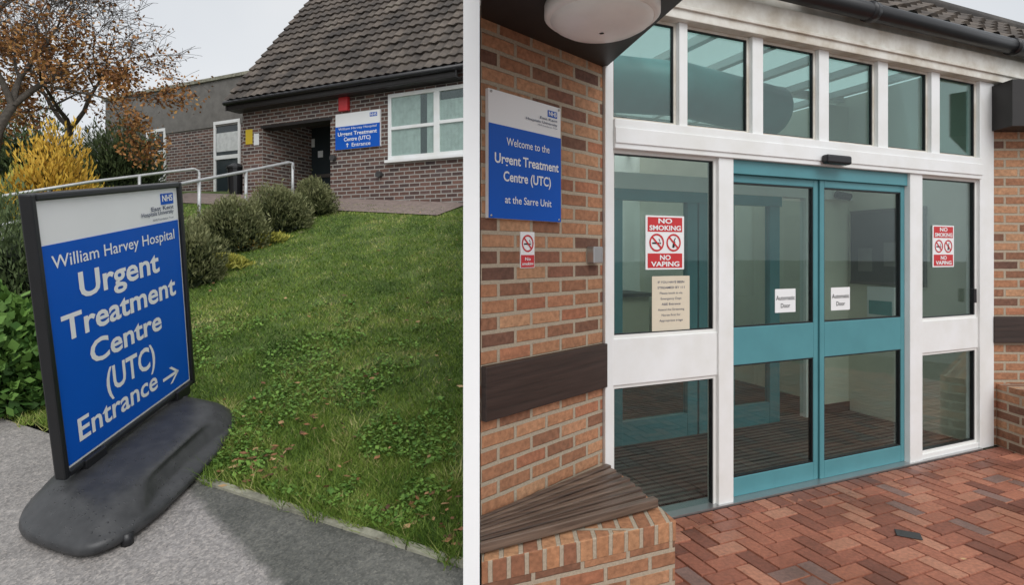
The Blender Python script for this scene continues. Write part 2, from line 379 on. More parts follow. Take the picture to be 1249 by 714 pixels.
for (u,v,su,sv,k) in ((350,575,70,20,34),(510,630,40,14,30),(305,580,22,10,22),(545,670,15,12,12),(460,400,90,90,55),(340,500,60,30,26),(330,525,90,14,26),(300,320,50,25,30),(548,660,8,20,10),(330,560,10,6,6),(300,600,8,6,4)):
    for _ in range(k):
        p=ghit(u+rng.normal()*su,min(max(v+rng.normal()*sv,262),700))
        if tpar(p.x,p.y)>-0.02 and -0.086*p.y>p.x and not inbase(p.x,p.y): pts.append((p.x,p.y,p.z+(0.038 if tpar(p.x,p.y)>.05 else .016)))
P=np.array(pts); Q=leafcloud(P,0.013+0.019*rng.random(len(P)),0.6); zc=np.repeat(P[:,2],4); Q[:,2]=zc+(Q[:,2]-zc)*0.35
quadmesh('fallen_leaves',Q,rng.random(len(P)),M['litter'],kind='stuff',label='brown autumn leaves scattered over the lawn')
# ------------------------------------------------ bushes
def bush(name,u,v,w,h,mat,n,size,label,cat='shrub',asp=0.25,upb=0.8,Y=None,lump=0.12,group=None,core=True):
    if Y is None: b=ghit(u,v)
    else:
        b=pxd(u,v,Y); b.z=hL(b.x,b.y)
    d=rng.normal(size=(n,3)); d/=np.linalg.norm(d,axis=1)[:,None]; d[:,2]=np.abs(d[:,2])*1.0-0.15*(rng.random(n)<0.25)
    r=1-0.5*rng.random(n)**2.2+.07*np.abs(rng.normal(size=n))*(rng.random(n)<.15)
    off=rng.random(3)*50
    lm=np.array([noise.noise(Vector((a*2.2+off[0],bb*2.2+off[1],c*2.2+off[2]))) for a,bb,c in d])
    lm2=np.array([noise.noise(Vector((a*6+off[0],bb*6+off[1],c*6+off[2]))) for a,bb,c in d])
    rr=r*(1+lump*2*lm+lump*lm2)
    P=np.stack([b.x+d[:,0]*rr*w/2,b.y+d[:,1]*rr*w/2,b.z+0.05*h+d[:,2]*rr*h*0.92],1)
    up=d*1.0+np.array([0,0,upb])
    q=leafcloud(P,size*(0.6+0.8*rng.random(n)),asp,up=up,spread=0.55)
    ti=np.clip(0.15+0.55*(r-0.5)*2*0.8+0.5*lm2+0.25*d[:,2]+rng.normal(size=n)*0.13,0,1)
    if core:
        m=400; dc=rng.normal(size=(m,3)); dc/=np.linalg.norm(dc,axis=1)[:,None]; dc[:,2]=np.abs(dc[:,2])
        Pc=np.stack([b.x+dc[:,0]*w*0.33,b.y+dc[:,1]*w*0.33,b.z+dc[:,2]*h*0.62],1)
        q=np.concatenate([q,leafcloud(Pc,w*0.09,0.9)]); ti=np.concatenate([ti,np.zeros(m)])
    return quadmesh(name,q,ti,mat,label=label,cat=cat,group=group)
G='rounded shrubs along the ramp'
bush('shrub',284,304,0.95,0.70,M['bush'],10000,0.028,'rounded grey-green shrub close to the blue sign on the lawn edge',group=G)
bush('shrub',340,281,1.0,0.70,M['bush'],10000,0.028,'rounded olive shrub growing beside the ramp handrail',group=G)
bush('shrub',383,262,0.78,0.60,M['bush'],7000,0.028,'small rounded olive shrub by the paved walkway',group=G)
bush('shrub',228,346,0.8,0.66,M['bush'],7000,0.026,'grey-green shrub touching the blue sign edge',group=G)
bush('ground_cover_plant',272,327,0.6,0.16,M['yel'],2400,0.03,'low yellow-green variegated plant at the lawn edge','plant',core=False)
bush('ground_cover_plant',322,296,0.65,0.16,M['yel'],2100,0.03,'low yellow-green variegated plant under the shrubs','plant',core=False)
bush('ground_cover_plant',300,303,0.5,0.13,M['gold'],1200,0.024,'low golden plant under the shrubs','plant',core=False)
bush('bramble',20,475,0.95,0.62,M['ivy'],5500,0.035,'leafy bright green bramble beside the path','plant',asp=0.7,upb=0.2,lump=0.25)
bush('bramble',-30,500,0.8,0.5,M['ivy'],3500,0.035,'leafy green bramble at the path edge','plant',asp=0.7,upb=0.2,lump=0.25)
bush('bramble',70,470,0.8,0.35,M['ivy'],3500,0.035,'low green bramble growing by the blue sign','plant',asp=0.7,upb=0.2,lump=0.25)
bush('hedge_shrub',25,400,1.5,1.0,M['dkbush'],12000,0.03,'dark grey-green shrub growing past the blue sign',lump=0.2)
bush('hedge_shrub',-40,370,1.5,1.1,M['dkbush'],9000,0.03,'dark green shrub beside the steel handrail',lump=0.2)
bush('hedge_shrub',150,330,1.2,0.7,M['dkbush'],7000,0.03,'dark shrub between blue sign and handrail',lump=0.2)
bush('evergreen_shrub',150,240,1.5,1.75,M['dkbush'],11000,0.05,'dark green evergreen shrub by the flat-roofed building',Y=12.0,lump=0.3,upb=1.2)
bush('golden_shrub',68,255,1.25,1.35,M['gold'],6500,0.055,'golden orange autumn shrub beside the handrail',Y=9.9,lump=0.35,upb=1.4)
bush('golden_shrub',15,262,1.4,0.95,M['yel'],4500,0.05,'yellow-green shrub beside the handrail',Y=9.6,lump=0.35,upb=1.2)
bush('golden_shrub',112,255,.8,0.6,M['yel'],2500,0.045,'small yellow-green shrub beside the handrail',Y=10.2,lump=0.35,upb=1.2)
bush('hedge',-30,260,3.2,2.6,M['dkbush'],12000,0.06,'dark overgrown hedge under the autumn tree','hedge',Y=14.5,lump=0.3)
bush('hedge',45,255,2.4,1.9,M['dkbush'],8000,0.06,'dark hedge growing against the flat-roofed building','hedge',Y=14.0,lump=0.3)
# ------------------------------------------------ trees
def tree(x,y,label,seed,Hh,leafn,leafc,trunk_r=0.13,lean=(0.15,0),drift=0.0):
    random.seed(seed); z=hL(x,y); T=empty('autumn_tree',(x,y,z),label,'tree'); tb=[]; tips=[]
    def grow(p,d,r,L,dep):
        pts=[p];rad=[r]; k=5
        for i in range(k):
            d=(d+Vector((random.gauss(drift,.13),random.gauss(0,.13),random.gauss(0,.10)+(-0.02 if dep>2 else .02)))).normalized()
            p=p+d*L/k; pts.append(p); rad.append(max(r*(1-0.5*(i+1)/k),0.004))
            if dep>=1 and dep<5 and i>0 and random.random()<0.75:
                a=Vector((random.gauss(0,1),random.gauss(0,1),random.gauss(0.15,.6))).normalized()
                grow(p,(d*0.75+a*0.8).normalized(),rad[-1]*0.6,L*random.uniform(.5,.72),dep+1)
        tb.append((pts,rad))
        if dep>=3: tips.extend(pts[2:])
        if dep<5:
            for _ in range(3 if dep==0 else 2):
                a=Vector((random.gauss(0,1),random.gauss(0,1),random.gauss(0.2,.5))).normalized()
                grow(p,(d*0.8+a*(0.75 if dep==0 else .55)).normalized(),rad[-1]*0.8,L*random.uniform(.62,.8),dep+1)
    grow(Vector((x,y,z-0.05)),Vector((lean[0],lean[1],1)).normalized(),trunk_r,Hh*0.27,0)
    big_=[t for t in tb if t[1][0]>0.02]; sm=[t for t in tb if t[1][0]<=0.02]
    V,Fc,_=merge([tube(p,r,6,False) for p,r in big_]); mk('trunk',V,Fc,M['bark'],T,smooth=True)
    if sm:
        V,Fc,_=merge([tube(p,r,3,False) for p,r in sm]); mk('branches',V,Fc,M['bark'],T,smooth=True)
    A=np.array([tuple(t) for t in tips]); wgt=np.array([leafc(a) for a in A]); wgt/=wgt.sum()
    idx=rng.choice(len(A),leafn,p=wgt); P=A[idx]+rng.normal(size=(leafn,3))*0.09
    quadmesh('crown',leafcloud(P,0.028+0.022*rng.random(leafn),0.6),rng.random(leafn),M['autumn'],T)
    return T
tree(-8.95,9.6,'half bare autumn tree with orange brown leaves',11,8.4,3800,lambda a:(1.0 if a[2]<5.0 else (0.25 if a[2]<5.8 else .02)),trunk_r=.14,lean=(0.36,0),drift=.03)
tree(-9.9,12.3,'half bare autumn tree with thin dark branches',23,6.6,5200,lambda a:0.05+(1.0 if a[2]<5.6 else 0.05),lean=(0.15,0),drift=.02)
# ------------------------------------------------ LEFT: brick building
L=Plane((-0.85,10,0),(0.907,-0.422,0))
LB=L.off(-1.4)
cz=L.loc(405,150)[0]; B=empty('brick_building',L.pt(cz,2.5),'brown brick building with steep tiled roof and recessed entrance','building')
aR=L.loc(573,200)[0]; aO=L.loc(403,200)[0]; aP1=L.loc(320,200)[0]; aP0=L.loc(296,200)[0]
zt=L.loc(565,78)[1]+0.02
slab('wall',L,aO,aR,2.0,zt,-0.3,0,M['brickL'],B)
slab('wall',L,aP0,aP1,2.0,zt,-0.3,0,M['brickL'],B)
zl=L.loc(360,148)[1]
slab('wall',L,aP1,aO,zl,zt,-0.3,0.0,M['brickL'],B)
slab('lintel',L,aP1-0.05,aO+0.05,zl-0.06,zl,-0.28,0.004,M['dark'],B)
slab('wall',Plane(L.pt(aP1,0,-0.3),-L.n),0,1.2,2.0,zt,-0.1,0.0,M['brickL'],B)
slab('wall',LB,aP0,aO+1.0,2.0,zt,-0.1,-0.03,M['brickL'],B)
slab('porch_ceiling',L,aP1,aO+0.3,zt-0.1,zt-0.05,-1.4,-0.3,M['dark'],B)
D=empty('door',LB.pt(0,2.6),None,None,B)
r=LB.rect(349,152,402,232); 
slabs('frame',LB,[(r[0]-.05,r[0]+.06,2.4,r[3],-.03,.04),(r[1]+.3,r[1]+.4,2.4,r[3],-.03,.04),((r[0]+r[1])/2-.05,(r[0]+r[1])/2+.05,2.4,r[3],-.03,.04),(r[0]-.05,r[1]+.4,r[3]-.1,r[3],-.03,.05),(r[0]-.05,r[1]+.4,3.3,3.38,-.03,.045)],M['brown'],D)
slab('pane',LB,r[0],r[1]+.35,2.5,r[3]-.05,-.02,0.0,M['dglass'],D)
slab('sticker',LB,*LB.rect(372,170,384,180),0.003,0.006,M['signwhite'],D)
slab('sticker',LB,*LB.rect(388,184,394,192),0.003,0.006,M['signwhite'],D)
W=empty('window',L.pt(-0.4,3.2),None,None,B)
a0=L.loc(475,155)[0]; a1=aR; b1=L.loc(475,116)[1]; b0=L.loc(475,196)[1]
slab('dark_backing',L,a0,a1,b0,b1,0,0.004,M['dglass'],W)  # dark plate on the solid wall, its colour stands for the shaded room behind
am=L.loc(534,150)[0]
def curtain(x0,x1,z0,z1,seed):
    k=26; V=[];Fc=[]
    for i in range(k+1):
        a=x0+(x1-x0)*i/k; o=0.012+0.005*math.sin(i*1.9+seed)
        V+=[L.pt(a,z0,o),L.pt(a,z1,o)]
    for i in range(k): Fc.append((2*i,2*i+2,2*i+3,2*i+1))
    return V,Fc,[]
for x0,x1,z1 in ((a0+.05,am-.36,b1-.05),(am-.22,am-.05,b1-.05),(am+.05,a1,b1-.22)):
    V,Fc,_=curtain(x0,x1,b0+.05,z1,x0); mk('curtain',V,Fc,M['curtain'],W,smooth=True)
slab('pane',L,a0+.03,a1,b0+.03,b1-.03,0.024,0.028,M['glass'],W)
zm=L.loc(500,155)[1]
slabs('frame',L,[(a0,a0+.07,b0,b1,0,.05),(am-.06,am+.06,b0,b1,0,.05),(a0,a1,b1-.07,b1,0,.053),(a0,a1,b0,b0+.07,0,.053),(a0+.07,am-.06,zm-.03,zm+.03,0,.046),(am+.06,a1,zm-.01,zm+.05,0,.046)],M['white'],W,bev=.006)
slab('sill',L,a0-.05,a1,b0-.05,b0,0,.09,M['white'],W)
Lf=L.off(0.3)
e0=Lf.loc(275,124); e1=Lf.loc(573,90)
def tileroof(name,E,dE,dU,width,length,tw,tl,mat,parent,amp=0.03):
    nrm=dE.cross(dU).normalized(); nc=int(width/tw); V=[];ti=[];Fc=[]
    S=6; cols=nc*S+1; rows=[]
    for k in range(int(length/tl)): rows+=[(k*tl,0.038,k),((k+0.995)*tl,0.0,k)]
    for (l,h,k) in rows:
        for c in range(cols):
            x=c*tw/S; ph=2*math.pi*(c%S)/S
            hh=h+amp*(0.5+0.5*math.cos(ph))
            tid=(c//S)*131+k*17; rr=((tid*7919)%101)/101
            hh+=0.012*(rr-0.5)
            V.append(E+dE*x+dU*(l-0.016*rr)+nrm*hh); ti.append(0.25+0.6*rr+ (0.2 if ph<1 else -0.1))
    for i in range(len(rows)-1):
        for c in range(cols-1): Fc.append((i*cols+c,i*cols+c+1,(i+1)*cols+c+1,(i+1)*cols+c))
    return mk(name,V,Fc,mat,parent,tint=ti)
pitch=math.radians(52)
dU=(-L.n)*math.cos(pitch)+Vector((0,0,1))*math.sin(pitch)
ez=Lf.loc(275,124)[1]
RW_=e1[0]-e0[0]+0.6
tileroof('roof',Lf.pt(e0[0],ez),L.ex,dU,RW_,7.4,0.2,0.26,M['tile'],B)
dD=(-L.n)*math.cos(pitch)-Vector((0,0,1))*math.sin(pitch)
k0=Lf.pt(e0[0],ez)+dU*7.36; k1=k0+L.ex*RW_
mk('roof_rear_slope',[k0,k1,k1+dD*7.4,k0+dD*7.4],[(0,3,2,1)],M['tile'],B)
slab('fascia',Lf,e0[0]+.03,aR-0.12,ez-.17,ez+.045,-.06,-.012,M['dark'],B)
slab('soffit',Lf,e0[0]+.03,aR-0.12,ez-.19,ez-.171,-.32,-.02,M['dark'],B)
tubes('gutter',[([Lf.pt(e0[0],ez-.05,.03),Lf.pt(e1[0],ez-.05,.03)],.05)],M['black'],B)
vq=[Lf.pt(e0[0],ez,0.0),Lf.pt(e0[0],ez-.2,0),Lf.pt(e0[0],ez-.2,0)+dU*7.4,Lf.pt(e0[0],ez,0)+dU*7.4]
V=[p for p in vq]+[p+L.ex*0.05 for p in vq]
mk('verge_board',V,[(0,1,2,3),(7,6,5,4),(0,4,5,1),(1,5,6,2),(2,6,7,3),(3,7,4,0)],M['dark'],B)
gk=Lf.pt(e0[0]+.2,2.2,-.35); ge=Lf.pt(e0[0]+.2,2.2,-8.7); rg=k0+L.ex*.2-Vector((0,0,.15))
mk('gable_wall',[gk,ge,Vector((ge.x,ge.y,ez)),rg,Vector((gk.x,gk.y,ez+.25))],[(0,1,2,3,4)],M['brickL'],B,[(0,0),(8,0),(8,2.6),(4,8),(0,2.6)])
ab=slab('alarm_box',L,*L.rect(416,116,427,136),0.0,.08,M['red'],label='small red alarm box on the brick wall',cat='alarm box',bev=.01)
s=L.rect(411,137,465,181); a0,a1,b0,b1=s; Wd=a1-a0; Hh=b1-b0
S1=empty('wall_sign',L.pt(a0,b0,.03),'blue and white hospital sign mounted on brown brick wall','sign')
slab('board',L,a0,a1,b0,b1,0,.04,M['signwhite'],S1)
slab('blue_panel',L,a0,a1,b0,b0+Hh*.64,.041,.044,M['blue'],S1)
txl(L,'William Harvey Hospital',a0+.07*Wd,a1-.07*Wd,b0+.54*Hh,.065*Hh,.047,M['signwhite'],S1,.0)
txl(L,'Urgent Treatment',a0+.06*Wd,a1-.06*Wd,b0+.38*Hh,.10*Hh,.047,M['signwhite'],S1,.02)
txl(L,'Centre (UTC)',a0+.2*Wd,a1-.2*Wd,b0+.225*Hh,.10*Hh,.047,M['signwhite'],S1,.02)
txl(L,'Entrance',a0+.38*Wd,a1-.2*Wd,b0+.06*Hh,.10*Hh,.047,M['signwhite'],S1,.01)
ax=a0+.28*Wd; ay=b0+.05*Hh; 
polyl('arrow',L,[[(ax-.009,ay),(ax+.009,ay),(ax+.009,ay+.07),(ax-.009,ay+.07)],[(ax-.035,ay+.045),(ax,ay+.085),(ax+.035,ay+.045),(ax+.02,ay+.045),(ax,ay+.065),(ax-.02,ay+.045)]],.047,M['signwhite'],S1)
slab('logo_box',L,a1-.22*Wd,a1-.06*Wd,b1-.17*Hh,b1-.06*Hh,.041,.043,M['blue'],S1)
txl(L,'NHS',a1-.21*Wd,a1-.07*Wd,b1-.15*Hh,.07*Hh,.045,M['signwhite'],S1,.02)
p=slab('warning_sign',L,*L.rect(300,158,308,176),0,.01,M['yellow'],label='small yellow notice on the brick pier',cat='sign')
p=slab('door_sign',L,*L.rect(310,163,316,177),0,.01,M['signwhite'],label='small white notice on the brick pier',cat='sign')
for k,(u,v) in enumerate(((408,193),(464,213))):
    a,b=L.loc(u,v); V,Fc,_=tube([L.pt(a,b,0),L.pt(a,b,.08)],.06,14); ob=mk('wall_lamp',V,Fc,M['board'],label='small round bulkhead light on brick wall',cat='lamp',smooth=False)
# ------------------------------------------------ flat roofed building
L2=Plane(pxd(300,245,14.3)*1.0,(0.907,-0.422,0)); L2.O.z=0
B2=empty('flat_roofed_building',L2.pt(-2,2.8),'flat-roofed brick building with grey rendered upper band','building')
z0=2.3; zt2=L2.loc(300,92)[1]; zb=L2.loc(300,150)[1]
al=L2.loc(60,200)[0]; ar=L2.loc(330,200)[0]; al2=L2.loc(130,150)[0]
slab('wall',L2,al,ar,z0,zb,-.3,0,M['brickL'],B2)
slab('upper_band',L2,al2,ar,zb,zt2,-.3,.03,M['grender'],B2)
slab('upper_band',L2,al,al2,zb,zb+.35,-.3,.02,M['white'],B2)
slab('roof_edge',L2,al2-.1,ar,zt2,zt2+.08,-.35,.08,M['concrete'],B2)
for (u0,v0,u1,v1,dr) in ((262,147,294,246,1),(180,158,203,222,0),(101,178,121,222,0)):
    a0,a1,b0,b1=L2.rect(u0,v0,u1,v1); W2=empty('door' if dr else 'window',L2.pt(a0,b0),None,None,B2)
    slab('pane',L2,a0,a1,b0,b1,0,.01,M['dglass'],W2); mz=b0+(b1-b0)*.55
    slabs('frame',L2,[(a0,a0+.07,b0,b1,0,.04),(a1-.07,a1,b0,b1,0,.04),(a0,a1,b1-.08,b1,0,.043),(a0,a1,b0,b0+.1,0,.043),(a0+.07,a1-.07,mz-.05,mz+.05,0,.04)]+([( (a0+a1)/2-.04,(a0+a1)/2+.04,b0+.1,b1-.08,0,.037)] if not dr else []),M['white'],W2)
    if dr: slab('blind',L2,a0+.09,a1-.09,mz+.15,b1-.3,.012,.02,M['curtain'],W2)
pb=pxd(288,247,12.6); zb_=hL(pb.x,pb.y)
V,Fc,_=merge([tube([(pb.x,pb.y,zb_),(pb.x,pb.y,zb_+.56)],[.15,.18],14),tube([(pb.x,pb.y,zb_+.56),(pb.x,pb.y,zb_+.60),(pb.x,pb.y,zb_+.68)],[.2,.2,.08],14)])
mk('litter_bin',V,Fc,M['black'],label='black litter bin outside the building entrance',cat='bin')
V=[];Fc=[]
for i in range(30):
    a=L.loc(573,240)[0]-i*0.25
    for o in (0.02,1.05):
        q=L.pt(a,0,o); V.append((q.x,q.y,hL(q.x,q.y)+0.02))
for i in range(29): Fc.append((2*i,2*i+1,2*i+3,2*i+2))
mk('walkway',V,Fc,paint('pink_paving',(0.27,0.21,0.185),0.8,0.2,12),kind='structure')
def gz(p): return Vector((p.x,p.y,hL(p.x,p.y)-.05))
def handrail(label,pts,posts,extra=None):
    P=[pxd(*q) for q in pts]; R=empty('handrail',gz(P[-1]),label,'handrail')
    tubes('rail',[(P,.026)],M['galv'],R)
    for q in posts:
        t=pxd(*q); tubes('post',[([t,gz(t)],.026)],M['galv'],R)
handrail('galvanised steel handrail beside the ramp',[(-20,281,5.6),(60,262,6.4),(222,224,8.4),(300,209,9.6),(352,198,10.6),(357,199,10.65),(358,206,10.65)],[(3,276,5.8),(121,247.5,7.1),(243,220,8.7),(300,209,9.6),(357,199,10.65)])
handrail('galvanised steel handrail on the far side of the ramp',[(-20,243,8.3),(110,222,9.6),(236,206,11.0),(242,208,11.05),(243,215,11.05)],[(60,230,9.1),(170,214,10.2),(243,210,11.05)])
# ------------------------------------------------ forecourt sign
BL=CAM+ray(75,587)*2.47; TL=CAM+ray(30,237)*2.47*.8915
BR=CAM+ray(235,467)*2.47*1.435; ex=(BR-BL); ey=(TL-BL)
SP=Plane(BL,ex,ey); SW=ex.length; SH=ey.length
SG=empty('pavement_sign',(-1.86,2.93,hL(-1.86,2.6)),'free-standing blue hospital sign with black frame on a moulded base','sign')
fw=.03
slabs('frame',SP,[(0,fw,0,SH,-.03,.02),(SW-fw,SW,0,SH,-.03,.02),(fw,SW-fw,0,fw,-.03,.02),(fw,SW-fw,SH-fw,SH,-.03,.02)],M['blackframe'],SG,bev=.008)
slab('panel',SP,fw,SW-fw,fw,SH-fw,-.012,.0,M['signwhite'],SG)
bt=SP.loc(50,301)[1]; 
slab('blue_panel',SP,fw+.012,SW-fw-.012,fw+.012,bt,.001,.003,M['blue'],SG)
o=.0045; w=M['signwhite']
tx(SP,'William Harvey Hospital',64,327,213,292,16,o,w,SG,.006)
tx(SP,'Urgent',98,361,195,333,31,o,w,SG,.022)
tx(SP,'Treatment',77,413,215,362,31,o,w,SG,.022)
tx(SP,'Centre',111,440,198,405,28,o,w,SG,.022)
tx(SP,'(UTC)',131,478,190,447,30,o,w,SG,.02)
tx(SP,'Entrance',97,536,193,476,28,o,w,SG,.016)
ar0=SP.loc(198,466); ar1=SP.loc(217,451); aa,bb=ar0; cc=ar1[0]; th=.009
bb=(ar0[1]+ar1[1])/2
polyl('arrow',SP,[[(aa,bb-th),(cc-.01,bb-th),(cc-.01,bb+th),(aa,bb+th)],[(cc,bb),(cc-.07,bb+.05),(cc-.095,bb+.05),(cc-.025,bb)],[(cc,bb),(cc-.025,bb),(cc-.095,bb-.05),(cc-.07,bb-.05)]],o,w,SG)
la0,lb0=SP.loc(196,250); la1,lb1=SP.loc(210,235)
slab('logo_box',SP,la0,la1,lb0,lb1,.001,.003,M['blue'],SG)
txl(SP,'NHS',la0+.01,la1-.01,lb0+.018,(lb1-lb0)*.55,.0045,w,SG,.03)
dk=paint('sign_grey_text',(0.03,0.05,0.12),.5,.05,3)
tx(SP,'East Kent',185,258,212,254,5,o,dk,SG,.01)
tx(SP,'Hospitals University',173,265,212,260,5,o,dk,SG,.01)
tx(SP,'NHS Foundation Trust',187,270,212,266,2.6,o,dk,SG,.0)
C=Vector((-1.85,2.90,0)); e1=Vector((-.015,.64,0)); e2=Vector((.335,-.125,0))
prof=[(0,.93),(.015,1.0),(.05,1.0),(.062,.975),(.068,.94),(.10,.87),(.125,.78),(.142,.69),(.150,.60),(.155,.40),(.158,.0)]
V=[];Fc=[];K=64
def spow(c,p): return math.copysign(abs(c)**p,c)
hb=hL(-1.86,2.9)
for (hz,sc) in prof[:-1]:
    for k in range(K):
        t=2*math.pi*k/K; cx_=spow(math.cos(t),.5); sy_=spow(math.sin(t),.5)
        s_l=sc**0.75; s_w=sc
        sc_w=1-(0.20*max(0,1-(sy_/0.6)**4) if .06<hz<.13 else 0)
        p=C+e1*(sy_*s_l)+e2*(cx_*s_w*sc_w*(1-.10*sy_*sy_)); g=hb+(p.y-2.9)*.161
        V.append((p.x,p.y,g+hz*1.05+ (0.012 if hz<.01 else .0)))
for i in range(len(prof)-2):
    for k in range(K):
        k2=(k+1)%K; Fc.append((i*K+k,i*K+k2,(i+1)*K+k2,(i+1)*K+k))
n0=(len(prof)-2)*K; V.append((C.x,C.y,hb+.158*1.05)); Fc+=[(n0+k,n0+(k+1)%K,len(V)-1) for k in range(K)]
def basemat():
    m,nt,bs=newmat('base_rubber')
    f=noisef(nt,14,6); nt.links.new(ramp(nt,f,[(.3,(.028,.029,.031)),(.7,(.055,.056,.058))]),bs.inputs['Base Color'])
    v=N(nt,'ShaderNodeTexVoronoi',Scale=60); nt.links.new(objc(nt),v.inputs['Vector'])
    rr=ramp(nt,v.outputs['Distance'],[(.10,(1,1,1)),(.26,(0,0,0))]); 
    msk=ramp(nt,noisef(nt,9,3),[(.48,(0,0,0)),(.56,(1,1,1))])
    h=mixc(nt,1.0,rr,msk,'MULTIPLY')
    nt.links.new(ramp(nt,h,[(0,(.42,)*3),(.6,(.08,)*3)]),bs.inputs['Roughness'])
    bump(nt,bs,h,.8,.004); return m
ob=mk('base',V,Fc,basemat(),SG,smooth=True); sb=ob.modifiers.new('s','SUBSURF'); sb.levels=1; sb.render_levels=1
for q in ((-1,-.75),(1,-.8),(1,.8)):
    p=C+e1*q[1]*.92+e2*q[0]*.84; g=hb+(p.y-2.9)*.161
    tubes('foot',[([(p.x,p.y,g-.01),(p.x,p.y,g+.045)],.024)],M['black'],SG)
for a in (SW*.17,SW*.86):
    t=SP.pt(a,.01,-.005); g=hb+(t.y-2.9)*.161+.15; bpt=Vector((t.x+.0,t.y+.015,g-.01))
    P=empty('spring_post',bpt,None,None,SG)
    tubes('leg',[([t,bpt],.017)],M['black'],P)
    coil=[]; ax=(t-bpt)
    for i in range(60):
        q=i/59; an=q*2*math.pi*6; coil.append(bpt+ax*(.12+q*.7)+Vector((math.cos(an),math.sin(an),0))*.028)
    tubes('spring',[(coil,.006)],M['chrome'],P,sides=5)
    tubes('collar',[([bpt-Vector((0,0,.02)),bpt+Vector((0,0,.02))],[.055,.042])],M['black'],P,sides=14)
    slab('bracket',SP,a-.07,a+.07,-.035,.03,-.035,.03,M['black'],P,bev=.006)
# ------------------------------------------------ made-up divider wall, stands for the white gap between the two views
def dx_(y): return -.0707*y
hw=.0293
q=[(dx_(2.05)-hw,2.05),(dx_(2.05)+hw,2.05),(dx_(17)+hw,17),(dx_(17)-hw,17)]
V=[(x,y,-.05) for x,y in q]+[(x,y,2.75 if y<5 else 3.0) for x,y in q]
mk('view_divider',V,[(0,1,5,4),(1,2,6,5),(2,3,7,6),(3,0,4,7),(4,5,6,7),(3,2,1,0)],M['render'],label='made-up slim white wall standing for the gap between the two views',cat='wall')
# ------------------------------------------------ RIGHT
def wallprism(name,pts,z0,z1,mat,parent,bev=.006):
    V=[Vector((p[0],p[1],z0)) for p in pts]+[Vector((p[0],p[1],z1)) for p in pts]; n=len(pts); Fc=[];U=[];cu=0
    for i in range(n):
        j=(i+1)%n; l=math.hypot(pts[j][0]-pts[i][0],pts[j][1]-pts[i][1]); Fc.append((i,j,n+j,n+i)); U+=[(cu,z0),(cu+l,z0),(cu+l,z1),(cu,z1)]; cu+=l
    Fc.append(tuple(range(n,2*n))); U+=[(p[0],p[1]) for p in pts]
    return mk(name,V,Fc,mat,parent,U,bev=bev)
FP=Plane((1.397,3.59,0),(.920,.391,0)); WP=Plane((0.507,3.214,0),(.694,.720,0))
E=empty('entrance_building',(2.2,4.0,0),'orange brick health centre entrance with white framed glazing','building')
WA=-0.93
wa=WP.pt(WA,0); wallprism('wall',[(wa.x,wa.y),(.507,3.214),(.46,3.40),(-.165,2.78)],0,2.66,M['brickR'],E,bev=0)
slab('timber_rail',WP,WA,0.0,WP.loc(660,493)[1],WP.loc(660,433)[1],0,.035,M['plank'],E,bev=.004)
so=Plane((0,0,2.60),(1,0,0),(0,1,0))
V,Fc,U=prism(so,[(-.07,1.3),(.80,1.3),(.78,2.0),(.53,3.21),(.45,3.24),(-.135,2.56),(-.115,2.0)],0,.16)
mk('soffit',V,Fc,M['dark'],E,U)
lc=Vector((.375,2.40,2.60)); LP=empty('ceiling_lamp',lc,'round opal ceiling light fixed under dark soffit','lamp')
def lathe(name,c,prof,mat,parent,n=40):
    V=[];Fc=[]
    for r,z in prof:
        for k in range(n): t=2*math.pi*k/n; V.append((c.x+r*math.cos(t),c.y+r*math.sin(t),c.z+z))
    for i in range(len(prof)-1):
        for k in range(n): k2=(k+1)%n; Fc.append((i*n+k,(i+1)*n+k,(i+1)*n+k2,i*n+k2))
    Fc.append(tuple(range((len(prof)-1)*n,len(prof)*n)))
    return mk(name,V,Fc,mat,parent,smooth=True)
lathe('lamp_shade',lc,[(.20,-.045),(.213,-.055),(.213,-.07),(.20,-.088),(.165,-.108),(.10,-.122),(.05,-.1255),(.01,-.126)],M['lampg'],LP)
lathe('lamp_body',lc,[(.230,0),(.24,-.01),(.24,-.055),(.228,-.066),(.20,-.066)],M['lampg'],LP)
def fr(u,v=400): return FP.loc(u,v)[0]
def fz(u,v): return FP.loc(u,v)[1]
A0=fr(736); A1=fr(746); A2=fr(874); A3=fr(892); A4=fr(1107); A5=fr(1122); A6=fr(1192); A7=fr(1209)
zB0=fz(880,193); zB1=fz(880,160)
zT=fz(960,54); zF1=zT+.20
slab('post',FP,A0,A1,0,zT,-.08,.02,M['white'],E,bev=.004)
slab('post',FP,A2,A3,0,zB0,-.08,.02,M['white'],E,bev=.004)
slab('post',FP,A4,A5,0,zB0,-.08,.02,M['white'],E,bev=.004)
slab('post',FP,A6,A7,0,zT,-.08,.02,M['white'],E,bev=.004)
slab('beam',FP,A1,A6,zB0,zB1,-.09,.035,M['white'],E,bev=.004)
slab('beam',FP,A1,A6,zB0+.03,zB1-.05,.035,.043,M['white'],E,bev=.003)
slab('fascia',FP,A0-.25,A7+2.2,zT,zF1,-.05,.06,M['fascia'],E,bev=.004)
slab('fascia',FP,A0-.25,A7+2.2,zT+.055,zT+.075,.06,.075,M['fascia'],E,bev=.003)
edges=[(736,746),(826,836),(915,928),(996,1008),(1068,1080),(1133,1143),(1187,1209)]
for i,(u0,u1) in enumerate(edges[1:-1]):
    slab('mullion',FP,fr(u0),fr(u1),zB1,zT,-.06,.02,M['white'],E,bev=.003)
